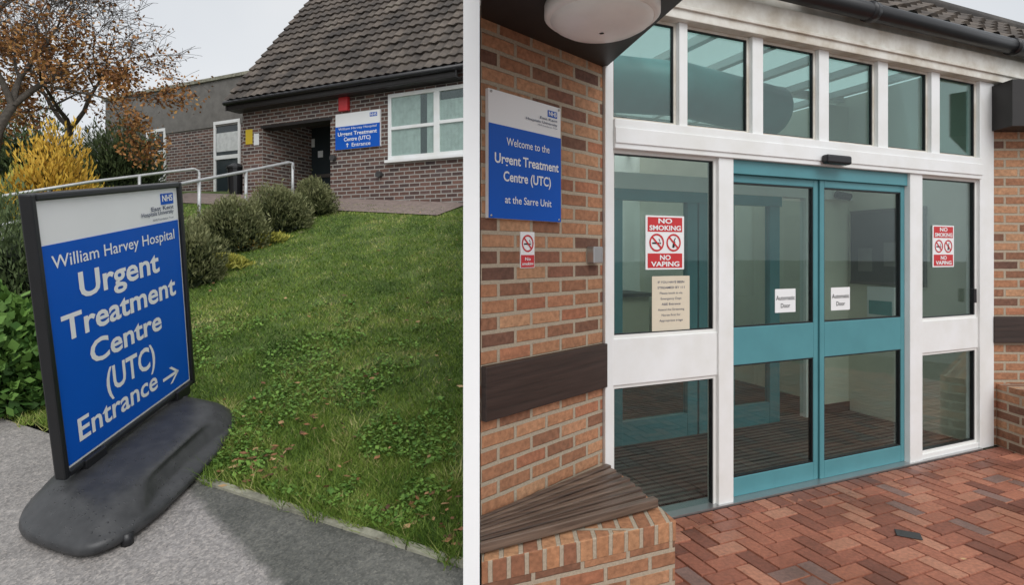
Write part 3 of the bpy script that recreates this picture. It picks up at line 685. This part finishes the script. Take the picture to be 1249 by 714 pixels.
for i in range(6):
    a0=A1 if i==0 else fr(edges[i][1]); a1=A6 if i==5 else fr(edges[i+1][0])
    Wn=empty('window',FP.pt(a0,zB1),None,None,E)
    slab('pane',FP,a0,a1,zB1+.01,zT-.01,-.03,-.024,M['glassup'],Wn)
    t=.018
    slabs('frame',FP,[(a0+.001,a0+t,zB1+.001,zT-.001,-.04,-.01),(a1-t,a1-.001,zB1+.001,zT-.001,-.04,-.01),(a0+t,a1-t,zB1+.001,zB1+t,-.04,-.01),(a0+t,a1-t,zT-t,zT-.001,-.04,-.01)],M['fascia'],Wn)
    t2=t+.006
    slabs('gasket',FP,[(a0+t,a0+t2,zB1+t,zT-t,-.035,-.015),(a1-t2,a1-t,zB1+t,zT-t,-.035,-.015),(a0+t2,a1-t2,zB1+t,zB1+t2,-.035,-.015),(a0+t2,a1-t2,zT-t2,zT-t,-.035,-.015)],M['black'],Wn)
def sidepanel(a0,a1,zm0,zm1,zb):
    Wn=empty('side_window',FP.pt(a0,0),None,None,E); t=.02
    slab('panel',FP,a0,a1,zm0,zm1,-.05,.005,M['white'],Wn,bev=.003)
    slab('bottom_rail',FP,a0,a1,0,zb,-.05,.01,M['white'],Wn,bev=.003)
    slab('pane',FP,a0,a1,zm1,zB0,-.03,-.024,M['glass'],Wn)
    slab('pane',FP,a0,a1,zb,zm0,-.03,-.024,M['glass'],Wn)
    for z0,z1 in ((zb,zm0),(zm1,zB0)):
        slabs('glazing_bead',FP,[(a0,a0+t,z0,z1,-.045,-.005),(a1-t,a1,z0,z1,-.045,-.005),(a0+t,a1-t,z0,z0+t,-.045,-.005),(a0+t,a1-t,z1-t,z1,-.045,-.005)],M['iwhite'],Wn)
        t2=t+.006
        slabs('gasket',FP,[(a0+t,a0+t2,z0+t,z1-t,-.04,-.012),(a1-t2,a1-t,z0+t,z1-t,-.04,-.012),(a0+t2,a1-t2,z0+t,z0+t2,-.04,-.012),(a0+t2,a1-t2,z1-t2,z1-t,-.04,-.012)],M['black'],Wn)
sidepanel(A1,A2,fz(880,457),fz(880,405),fz(880,620))
sidepanel(A5,A6,fz(1155,428),fz(1155,390),fz(1155,548))
HD=slab('door_header',FP,A3,A4,fz(1000,219),zB0,-.09,.0,M['teal'],E,bev=.003)
zh=fz(1000,219)
def leaf(a0,a1,o):
    Dn=empty('door',FP.pt(a0,0),None,None,E); st=.042
    zb=.012+.12; zm0=fz(1003,437); zm1=fz(1003,394)
    slabs('frame',FP,[(a0,a0+st,.012,zh,o-.04,o),(a1-st,a1,.012,zh,o-.04,o),(a0+st,a1-st,.012,zb,o-.04,o),(a0+st,a1-st,zm0,zm1,o-.04,o),(a0+st,a1-st,zh-.05,zh,o-.04,o)],M['teal'],Dn,bev=.004)
    slab('pane',FP,a0+st,a1-st,zb,zm0,o-.022,o-.017,M['glass'],Dn)
    slab('pane',FP,a0+st,a1-st,zm1,zh-.05,o-.022,o-.017,M['glass'],Dn)
    t=.008
    for z0,z1 in ((zb,zm0),(zm1,zh-.05)):
        slabs('gasket',FP,[(a0+st,a0+st+t,z0,z1,o-.035,o-.006),(a1-st-t,a1-st,z0,z1,o-.035,o-.006),(a0+st+t,a1-st-t,z0,z0+t,o-.035,o-.006),(a0+st+t,a1-st-t,z1-t,z1,o-.035,o-.006)],M['black'],Dn)
Am=fr(1003)
leaf(A3+.001,Am-.004,-.03); leaf(Am+.004,A4-.001,-.02)
slab('threshold',FP,A1,A6,0,.012,-.12,.04,M['chrome'],E)
a,b=FP.loc(1185,360); slab('door_lock',FP,a-.02,a+.015,b-.06,b+.05,.0,.03,M['black'],E,bev=.004)
a,b=WP.loc(722,311); slab('intercom',WP,a-.05,a+.035,b-.045,b+.045,0,.05,M['chrome'],label='small grey metal lock box on the brick wall edge',cat='lock box',bev=.005)
a,b=FP.loc(1009,197); DS=slab('door_sensor',FP,a-.115,a+.115,b-.03,b+.03,.043,.10,M['black'],label='black automatic door sensor on the white beam',cat='sensor',bev=.014)
GP=FP.off(.13)
zg=GP.loc(1249,60)[1]
tubes('gutter',[([GP.pt(-1.2,zg),GP.pt(A7+2.4,zg)],.058)],M['black'],E,sides=14)
for u in (1040,1213): 
    a=fr(u,30); tubes('gutter_bracket',[([GP.pt(a-.03,zg),GP.pt(a+.03,zg)],.068)],M['black'],E,sides=12)
pr=math.radians(38); dUr=(-FP.n)*math.cos(pr)+Vector((0,0,1))*math.sin(pr)
tileroof('roof',FP.off(.09).pt(0.5,zg+.03),FP.ex,dUr,6.0,1.30,0.2,0.26,M['tile'],E,amp=.035)
slab('upper_wall',FP,A0-.25,A7+2.2,zF1,zg+.02,-.1,.02,M['fascia'],E)
tubes('ridge',[([FP.off(.09).pt(.5,zg+.05)+dUr*1.3,FP.off(.09).pt(6.5,zg+.05)+dUr*1.3],.09)],M['tile'],E)
RP=Plane(FP.pt(A7,0),(1,0,0))
slab('wall',RP,0,2.5,0,2.62,-.25,0,M['brickR'],E)
slab('timber_rail',RP,0.0,2.5,RP.loc(1230,418)[1],RP.loc(1230,386)[1],0,.035,M['plank'],E,bev=.004)
slab('soffit',RP,-.02,2.5,2.54,2.90,-.2,.22,M['dark'],E)
pp=[]
for k in range(9):
    t=math.pi+ (math.pi/2)*k/8; pp.append((.11+.09*math.cos(t),.12+.09*math.sin(t)))
poly=[(0.02,0.33)]+pp+[(2.4,.03),(2.4,.33)]
X0=RP.O.x+.02; Y0=RP.O.y
V=[];Fc=[];U=[];n=len(poly)
cum=[0]
for i in range(1,n): cum.append(cum[-1]+math.dist(poly[i],poly[i-1]))
for z in (0,.50):
    for (a,b) in poly: V.append((X0+a,Y0-.33+b,z))
for i in range(n-1):
    Fc.append((i,i+1,n+i+1,n+i)); U+=[(cum[i],0),(cum[i+1],0),(cum[i+1],.5),(cum[i],.5)]
Fc.append(tuple(range(n,2*n))); U+=[(a,b) for a,b in poly]
mk('brick_plinth',V,Fc,M['brickR'],None,U,label='low rounded orange brick plinth beside the entrance',cat='plinth')
# interior lobby: left side tapers so it stays on this side of the made-up divider wall
I=empty('entrance_lobby',FP.pt(1,0,-1),'cream lobby interior seen through the glass doors','lobby')
wr=A7-.12; AB=-.05
def ab_(w): return A0+(AB-A0)*w/4.6
slab('wall',Plane(FP.pt(wr,0,-.1),FP.n),-4.5,0.0,0.01,3.1,-.1,0,M['cream'],I)
p0=FP.pt(A0,0,-.1); p1=FP.pt(AB,0,-4.6)
mk('wall',[(p0.x,p0.y,.01),(p1.x,p1.y,.01),(p1.x,p1.y,3.1),(p0.x,p0.y,3.1)],[(0,1,2,3)],M['iwhite'],I)
slab('wall',FP,AB,wr+.1,0.01,3.1,-4.7,-4.6,M['iwhite'],I)
def lobbysheet(name,z,th,mat):
    pl=Plane(FP.pt(0,0)+Vector((0,0,z)),FP.ex,-FP.n)
    V,Fc,U=prism(pl,[(A0+.02,.1),(wr,.1),(wr,4.6),(AB,4.6)],0,th); mk(name,V,Fc,mat,I,U)
lobbysheet('floor_mat',-.004,.016,M['mat'])
lobbysheet('roof_glazing',3.12,.01,M['roofglass'])
rf=Plane(FP.pt(0,0)+Vector((0,0,3.12)),FP.ex,-FP.n)
for i in range(1,7):
    a=A0+i*.55; w1=min(4.6,(a-A0)/(AB-A0)*4.6)
    if a+.06<wr: slab('roof_bar',rf,a,a+.06,.1,w1,-.06,0,M['white'],I)
for w0 in (1.2,2.5,3.8): slab('roof_bar',rf,ab_(w0+.08),wr,w0,w0+.08,-.058,-.002,M['white'],I)
duct=FP.off(-.75)
tubes('air_duct',[([duct.pt(A0+.35,2.76),duct.pt(A0+1.15,2.80),duct.pt(A0+2.1,2.72)],.2)],M['tealduct'],I,sides=24)
IP=FP.off(-1.15)
def ir(u,v=380): return IP.loc(u,v)[0]
SC=empty('inner_door_screen',IP.pt(.5,0),'teal framed inner glass door screen inside the lobby','door screen')
zi=IP.loc(860,240)[1]
posts=[(ir(745),ir(757)),(ir(836),ir(848)),(ir(850),ir(872)),(ir(880),ir(893)),(ir(936),ir(948))]
for x0,x1 in posts: slab('frame_post',IP,x0,x1,.012,zi-.06,-.03,.03,M['teal'],SC,bev=.004)
slab('frame_header',IP,ir(740),ir(950),zi-.06,zi+.03,-.03,.035,M['teal'],SC)
slab('beam',IP,ir(740),wr,zi+.03,zi+.16,-.05,.04,M['iwhite'],SC)
slab('post',IP,ir(980),ir(996),.012,zi+.03,-.04,.03,M['white'],SC)
for x0,x1 in ((posts[0][1],posts[1][0]),(posts[3][1],posts[4][0])):
    slab('bottom_rail',IP,x0,x1,.012,.20,-.025,.025,M['teal'],SC); slab('mid_rail',IP,x0,x1,IP.loc(800,452)[1],IP.loc(800,412)[1],-.025,.025,M['teal'],SC)
    slab('pane',IP,x0,x1,.2,zi-.06,-.005,.0,M['glassin'],SC)
slab('pane',IP,posts[4][1],ir(980),.05,zi,-.005,.0,M['glassin'],SC)
slab('wall',IP,ir(996),wr,.01,3.0,-.08,-.0,M['cream'],I)
slab('skirting',IP,ir(996),wr,.012,.10,.0,.012,M['board'],I)
# fittings beyond the inner screen
BK=FP.off(-4.6)
slab('back_door',BK,.55,1.35,.012,2.05,0,.04,M['teal'],I); slab('back_poster',BK,1.7,2.1,1.2,1.75,0,.01,M['blue'],I); slab('back_panel',BK,.1,.45,1.1,1.6,0,.01,M['board'],I)
CT=empty('reception_counter',BK.pt(1.9,0,.4),'pale reception counter inside beyond the inner glass doors','counter')
slab('front_panel',BK,1.5,2.3,.012,.95,.0,.6,M['beige'],CT); slab('worktop',BK,1.45,2.33,.95,1.0,.0,.66,M['board'],CT)
# notice board and door closer items on end wall
RW=Plane(FP.pt(wr-.002,0,-.1),FP.n)
sg=1 if RW.n.dot(CAM-RW.O)>0 else -1
a0,a1,b0,b1=RW.rect(1040,258,1131,345); sp=(min(a0,a1),max(a0,a1))
NB=empty('notice_board',RW.pt(sp[0],b0),'dark notice board on the cream lobby wall','notice board')
xa=max(sp[0],-1.04); xb=min(sp[1],-.10)
slab('board',RW,xa,xb,b0,b1,0,sg*.03,M['board'],NB)
slabs('frame',RW,[(xa,xb,b1,b1+.025,0,sg*.04),(xa,xb,b0-.025,b0,0,sg*.04)],M['brown'],NB)
for k in range(3):
    xx_=xa+.08+k*.25
    if xx_+.16<xb: slab('pinned_paper',RW,xx_,xx_+.14,b0+.10+.05*(k%2),b0+.32+.05*(k%2),sg*.031,sg*.033,M['grender'],NB)
a0,a1,b0,b1=RW.rect(1062,350,1095,388); sp=(min(a0,a1),max(a0,a1))
LR=empty('leaflet_rack',RW.pt(sp[0],b0),'small leaflet rack on the cream lobby wall','leaflet rack')
slab('rack',RW,sp[0],sp[1],b0,b1,0,sg*.05,M['signwhite'],LR); slab('leaflets',RW,sp[0]+.02,sp[1]-.02,b0+.03,b0+(b1-b0)*.55,sg*.05,sg*.055,M['tealduct'],LR)
a,b=IP.loc(1016,238); pz=IP.pt(a,b,.01)
CM=empty('security_camera',pz,'small dark security camera on the lobby wall','camera')
tubes('bracket',[([pz,pz+IP.n*.08],.012)],M['black'],CM); tubes('camera_body',[([pz+IP.n*.06+IP.ex*-.05,pz+IP.n*.12+IP.ex*.07+Vector((0,0,-.03))],.035)],M['board'],CM,sides=12)
# ------------------------------------------------ signs on right
def signR():
    a0=WP.loc(592,190)[0]; a1=WP.loc(680,200)[0]; b1=WP.loc(592,108)[1]; b0=WP.loc(594,266)[1]
    Wd=a1-a0; Hh=b1-b0
    S=empty('wall_sign',WP.pt(a0,b0),'blue and white welcome sign mounted on orange brick wall','sign')
    slab('board',WP,a0,a1,b0,b1,.0,.02,M['signwhite'],S); slab('blue_panel',WP,a0,a1,b0,b0+.735*Hh,.0205,.0225,M['blue'],S)
    w=M['signwhite']; o=.024
    txl(WP,'Welcome to the',a0+.22*Wd,a0+.82*Wd,b0+.585*Hh,.06*Hh,o,w,S,.008)
    txl(WP,'Urgent Treatment',a0+.07*Wd,a0+.96*Wd,b0+.435*Hh,.075*Hh,o,w,S,.02)
    txl(WP,'Centre (UTC)',a0+.18*Wd,a0+.84*Wd,b0+.30*Hh,.075*Hh,o,w,S,.02)
    txl(WP,'at the Sarre Unit',a0+.2*Wd,a0+.85*Wd,b0+.125*Hh,.058*Hh,o,w,S,.008)
    slab('logo_box',WP,a0+.80*Wd,a0+.94*Wd,b0+.90*Hh,b0+.955*Hh,.0205,.0225,M['blue'],S)
    txl(WP,'NHS',a0+.81*Wd,a0+.93*Wd,b0+.911*Hh,.034*Hh,o,w,S,.03)
    txl(WP,'East Kent',a0+.68*Wd,a0+.94*Wd,b0+.865*Hh,.02*Hh,o,dk,S,.01)
    txl(WP,'Hospitals University',a0+.48*Wd,a0+.94*Wd,b0+.83*Hh,.02*Hh,o,dk,S,.01)
    txl(WP,'NHS Foundation Trust',a0+.65*Wd,a0+.94*Wd,b0+.805*Hh,.012*Hh,o,dk,S,.0)
    for q in ((.03,.02),(.97,.02),(.03,.98),(.97,.98)):
        p=WP.pt(a0+q[0]*Wd,b0+q[1]*Hh,.02); tubes('screw',[([p,p+WP.n*.004],.006)],M['chrome'],S)
signR()
def prohib(pl,cx,cy,r,off,S,vape=False):
    cg=[[(cx-r*.62,cy-r*.16),(cx+r*.38,cy-r*.16),(cx+r*.38,cy+r*.02),(cx-r*.62,cy+r*.02)],[(cx+r*.44,cy-r*.16),(cx+r*.58,cy-r*.16),(cx+r*.58,cy+r*.02),(cx+r*.44,cy+r*.02)],
        [(cx+r*.40,cy+r*.1),(cx+r*.5,cy+r*.1),(cx+r*.35,cy+r*.42),(cx+r*.25,cy+r*.42)]]
    if vape: cg=[[(cx-r*.2,cy-r*.55),(cx+r*.1,cy-r*.6),(cx+r*.25,cy+r*.1),(cx-r*.05,cy+r*.15)],[(cx-.02*r,cy+r*.18),(cx+r*.14,cy+r*.15),(cx+r*.3,cy+r*.5),(cx+r*.2,cy+r*.55)]]
    polyl('symbol',pl,cg,off,M['black'],S)
    polyl('prohibition_ring',pl,ring(cx,cy,r*.8,r),off+.0006,M['red'],S)
    c=math.cos(math.pi*.75); s=math.sin(math.pi*.75); ww=.1*r; R=r*.85
    polyl('prohibition_bar',pl,[[(cx+c*R-s*ww,cy+s*R+c*ww),(cx-c*R-s*ww,cy-s*R+c*ww),(cx-c*R+s*ww,cy-s*R-c*ww),(cx+c*R+s*ww,cy+s*R-c*ww)]],off+.0012,M['red'],S)
def nosmoke(u0,v0,u1,v1,label):
    a0,a1,b0,b1=FP.rect(u0,v0,u1,v1); Wd=a1-a0; Hh=b1-b0; o=-.023
    S=empty('no_smoking_sign',FP.pt(a0,b0,o),label,'sign',group='no smoking signs on the glazing')
    slab('board',FP,a0,a1,b0,b1,o,o+.003,M['signwhite'],S)
    m=.05*Wd
    slab('red_band',FP,a0+m,a1-m,b1-.30*Hh,b1-.03*Hh,o+.003,o+.004,M['red'],S); slab('red_band',FP,a0+m,a1-m,b0+.03*Hh,b0+.30*Hh,o+.003,o+.004,M['red'],S)
    q=o+.0055; w=M['signwhite']
    txl(FP,'NO',a0+.32*Wd,a0+.68*Wd,b1-.14*Hh,.085*Hh,q,w,S,.03); txl(FP,'SMOKING',a0+.09*Wd,a0+.91*Wd,b1-.27*Hh,.085*Hh,q,w,S,.03)
    txl(FP,'NO',a0+.36*Wd,a0+.64*Wd,b0+.18*Hh,.085*Hh,q,w,S,.03); txl(FP,'VAPING',a0+.13*Wd,a0+.87*Wd,b0+.06*Hh,.085*Hh,q,w,S,.03)
    prohib(FP,a0+.28*Wd,b0+.5*Hh,.19*Wd,o+.0045,S); prohib(FP,a0+.72*Wd,b0+.5*Hh,.19*Wd,o+.0045,S,True)
nosmoke(790,263,837,329,'red and white no smoking no vaping sign on side glazing')
nosmoke(1141,275,1167,326,'red and white no smoking no vaping sign on end glazing')
a0,a1,b0,b1=FP.rect(798,337,844,404); Wd=a1-a0; Hh=b1-b0; o=-.023
S=empty('paper_notice',FP.pt(a0,b0,o),'beige paper notice taped inside the side glazing','notice'); slab('paper',FP,a0,a1,b0,b1,o,o+.002,M['beige'],S)
for i,(s,wd) in enumerate((('IF YOU HAVE BEEN',.7),('STREAMED BY 111',.72),('Please book in via',.6),('Emergency Dept',.55),('A&E Entrance',.5),('Attend the Streaming',.7),('Nurse first for',.5),('Appropriate triage',.62))):
    txl(FP,s,a0+(1-wd)/2*Wd,a0+(1+wd)/2*Wd,b0+(.87-.1*i)*Hh,.04*Hh,o+.003,dk,S,.008 if i in(0,1,4) else 0)
for (u0,v0,u1,v1) in ((952,353,977,382),(1019,351,1042,379)):
    a0,a1,b0,b1=FP.rect(u0,v0,u1,v1); Wd=a1-a0; Hh=b1-b0; o=-.03 if u0<1000 else -.02; o-=.016
    S=empty('door_label',FP.pt(a0,b0,o),'small white automatic door label on the door glass','sign',group='automatic door labels'); slab('sticker',FP,a0,a1,b0,b1,o,o+.003,M['signwhite'],S)
    txl(FP,'Automatic',a0+.04*Wd,a1-.04*Wd,b0+.53*Hh,.18*Hh,o+.004,M['black'],S,.01); txl(FP,'Door',a0+.27*Wd,a1-.27*Wd,b0+.20*Hh,.18*Hh,o+.004,M['black'],S,.01)
a0,a1,b0,b1=WP.rect(634,283,651,327); Wd=a1-a0; Hh=b1-b0
S=empty('no_smoking_sign',WP.pt(a0,b0),'small red and white no smoking sign on brick wall','sign')
slab('board',WP,a0,a1,b0,b1,0,.005,M['signwhite'],S); slab('red_band',WP,a0+.003,a1-.003,b0+.003,b0+.36*Hh,.005,.006,M['red'],S)
txl(WP,'No',a0+.3*Wd,a0+.7*Wd,b0+.21*Hh,.08*Hh,.0075,M['signwhite'],S,.02); txl(WP,'smoking',a0+.1*Wd,a0+.9*Wd,b0+.08*Hh,.08*Hh,.0075,M['signwhite'],S,.02)
prohib(WP,a0+.5*Wd,b0+.68*Hh,.42*Wd,.006,S)
# ------------------------------------------------ bench
BN=empty('bench',(.3,2.6,0),'dark slatted timber seat on an orange brick base','bench')
Cc=Vector((-.120,2.235,0)); Bb=Vector((.735,2.58,0)); Aa=Vector((.60,3.10,0)); Cor=Vector((.50,3.19,0)); Dd=Vector((-.135,2.54,0))
base=[Cc,Bb,Aa,Cor,Dd]
wallprism('brick_base',base,0,.262,M['brickR'],BN)
grow_=[p+(p-Vector((.3,2.75,0))).normalized()*.004 for p in base]; grow_[0].x=-.118
wallprism('brick_coping',grow_,.2625,.350,M['soldier'],BN)
wallprism('seat_bearer',[Vector((-.11,2.30,0)),Vector((.62,2.72,0)),Vector((.47,3.12,0)),Vector((-.13,2.50,0))],.351,.360,M['black'],BN,bev=0)
ns=8
C2=Vector((-.125,2.262,0)); B2_=Vector((.672,2.67,0)); A2_=Vector((.52,3.165,0)); D2=Vector((-.14,2.52,0))
for i in range(ns):
    f0=(i+.10)/ns; f1=(i+.72)/ns
    p=[C2.lerp(D2,f0),B2_.lerp(A2_,f0),B2_.lerp(A2_,f1),C2.lerp(D2,f1)]
    dd=(p[1]-p[0]).normalized(); j=random.uniform(-.014,.018); p[1]=p[1]+dd*j; p[2]=p[1]+(dd.cross(Vector((0,0,-1))))*(p[2]-p[1]).length*.93
    V=[(q.x,q.y,.362) for q in p]+[(q.x,q.y,.404) for q in p]; Fc=[(0,1,5,4),(1,2,6,5),(2,3,7,6),(3,0,4,7),(4,5,6,7),(3,2,1,0)]
    U=[]
    for f in Fc:
        for k in f:
            q=Vector(V[k]); d=q-C2; U.append((d.x*.88+d.y*.47+i*3,(-d.x*.47+d.y*.88)+q.z))
    mk('slat',V,Fc,M['slat' if i%3 else 'slat2'],BN,U,bev=.004)
# ------------------------------------------------ paving
mk('paving_bed',[(-.1,0.3,-.010),(8,0.3,-.010),(8,6.5,-.010),(-.35,6.5,-.010)],[(0,1,2,3)],M['joint'],kind='structure')
V=[];Fc=[];ti=[]; w=.1; g=.003; ang=math.radians(-22+45)
ca,sa=math.cos(ang),math.sin(ang)
def addp(x0,y0,lx,ly):
    cx,cy=x0+lx/2,y0+ly/2; X=cx*ca-cy*sa+2; Y=cx*sa+cy*ca+3
    if X< -.0565*Y+.05 or Y<.6 or X>6.5 or Y>5.2: return
    d=(Vector((X,Y,0))-FP.O).dot(FP.n)
    if d<.08+.05: return
    n=len(V); hz=random.uniform(-.0015,.0015)+.002*noise.noise(Vector((X*2,Y*2,0))); t=random.random()
    if random.random()<.04: t=1.0
    else: t*=.9
    tx_,ty_=random.uniform(-.008,.008),random.uniform(-.008,.008)
    bv=.004
    for (i0,z) in ((g,-.010),(g+bv,.002+hz)):
        for (px,py) in ((x0+i0,y0+i0),(x0+lx-i0,y0+i0),(x0+lx-i0,y0+ly-i0),(x0+i0,y0+ly-i0)):
            V.append((px*ca-py*sa+2,px*sa+py*ca+3,z+((px-cx)*tx_+(py-cy)*ty_ if z>-.005 else 0))); ti.append(t if z>-.005 else t*.3)
    Fc.extend([(n+4,n+5,n+6,n+7),(n,n+1,n+5,n+4),(n+1,n+2,n+6,n+5),(n+2,n+3,n+7,n+6),(n+3,n,n+4,n+7)])
for j in range(-60,60):
    for k in range(-25,25):
        x0=(j+4*k)*w; y0=j*w
        if abs(x0)>6 or abs(y0)>6: continue
        addp(x0,y0,2*w,w); addp(x0+3*w,y0,w,2*w)
mk('paving',V,Fc,M['paver'],kind='structure',tint=ti)
V=[];Fc=[];ti=[]
for i in range(60):
    a=A0-.1+i*.105
    if a>A7+1.6: break
    n=len(V); t=random.random()*.8
    for (q,z) in ((.003,-.008),(.007,.003)):
        for (x,y) in ((a+q,.045+q),(a+.105-q,.045+q),(a+.105-q,.17-q),(a+q,.17-q)):
            p=FP.pt(x,0,y); V.append((p.x,p.y,z)); ti.append(t)
    Fc.extend([(n+4,n+5,n+6,n+7)[::-1],(n,n+1,n+5,n+4),(n+1,n+2,n+6,n+5),(n+2,n+3,n+7,n+6),(n+3,n,n+4,n+7)])
mk('edging_course',V,Fc,M['paver'],kind='structure',tint=ti)
p=pxd(1108,654,1085/(654-310)); 
slab('drain_cover',Plane((p.x,p.y,.004),(.9,-.43,0),(.43,.9,0)),-.06,.06,-.04,.04,0,.005,M['board'],label='small dark metal cover set in the paving',cat='drain cover',bev=.002)
p=pxd(1175,687,1085/(687-310)); Pq=np.array([[p.x,p.y,.02],[p.x-.5,p.y+.3,.02],[p.x+.3,p.y+.9,.02],[p.x-1.1,p.y+.5,.02],[p.x+.6,p.y+.5,.02]])
Q=leafcloud(Pq,.02,.6); zc=np.repeat(Pq[:,2],4); Q[:,2]=zc+(Q[:,2]-zc)*.2
quadmesh('fallen_leaves',Q,np.array([.9,.5,.3,.6,.4]),M['litter'],kind='stuff',label='a few fallen leaves on red paving')
# ------------------------------------------------ world, sun, camera
wd=bpy.data.worlds.new("World"); scene.world=wd; wd.use_nodes=True; nt=wd.node_tree
bg=nt.nodes['Background']; sky=N(nt,'ShaderNodeTexSky'); sky.sky_type='NISHITA'; sky.sun_disc=False
SE=math.radians(48); sky.sun_elevation=SE; sky.sun_rotation=math.radians(160); sky.dust_density=4; sky.air_density=1
hs=N(nt,'ShaderNodeHueSaturation',Saturation=.12); nt.links.new(sky.outputs[0],hs.inputs['Color']); nt.links.new(hs.outputs[0],bg.inputs[0]); bg.inputs[1].default_value=.05
bg2=N(nt,'ShaderNodeBackground'); tc=nt.nodes.new('ShaderNodeTexCoord'); nz=N(nt,'ShaderNodeTexNoise',Scale=2.2,Detail=4); nt.links.new(tc.outputs['Generated'],nz.inputs['Vector'])
cr=ramp(nt,nz.outputs[0],[(.3,(.64,.68,.73)),(.7,(.78,.80,.82))]); nt.links.new(cr,bg2.inputs[0]); bg2.inputs[1].default_value=.82
ad=nt.nodes.new('ShaderNodeAddShader'); nt.links.new(bg.outputs[0],ad.inputs[0]); nt.links.new(bg2.outputs[0],ad.inputs[1]); nt.links.new(ad.outputs[0],nt.nodes['World Output'].inputs[0])
sd=bpy.data.lights.new('sun','SUN'); sd.energy=1.3; sd.angle=math.radians(45); sd.color=(1,.985,.97)
so_=bpy.data.objects.new('sun',sd); col.objects.link(so_)
az=math.radians(160)
d=Vector((math.sin(az)*math.cos(SE),math.cos(az)*math.cos(SE),math.sin(SE)))
so_.rotation_euler=(d).to_track_quat('Z','Y').to_euler(); so_.location=(0,-5,12)
cd=bpy.data.cameras.new('camera'); cam=bpy.data.objects.new('camera',cd); col.objects.link(cam); scene.camera=cam
cam.location=CAM; cam.rotation_euler=(math.radians(90),0,0); cd.sensor_width=36; cd.lens=36*F/1249; cd.shift_y=-(357-HV)/1249; cd.clip_start=.05; cd.clip_end=600
scene.view_settings.view_transform='Standard'; scene.view_settings.look='None'; scene.view_settings.exposure=0
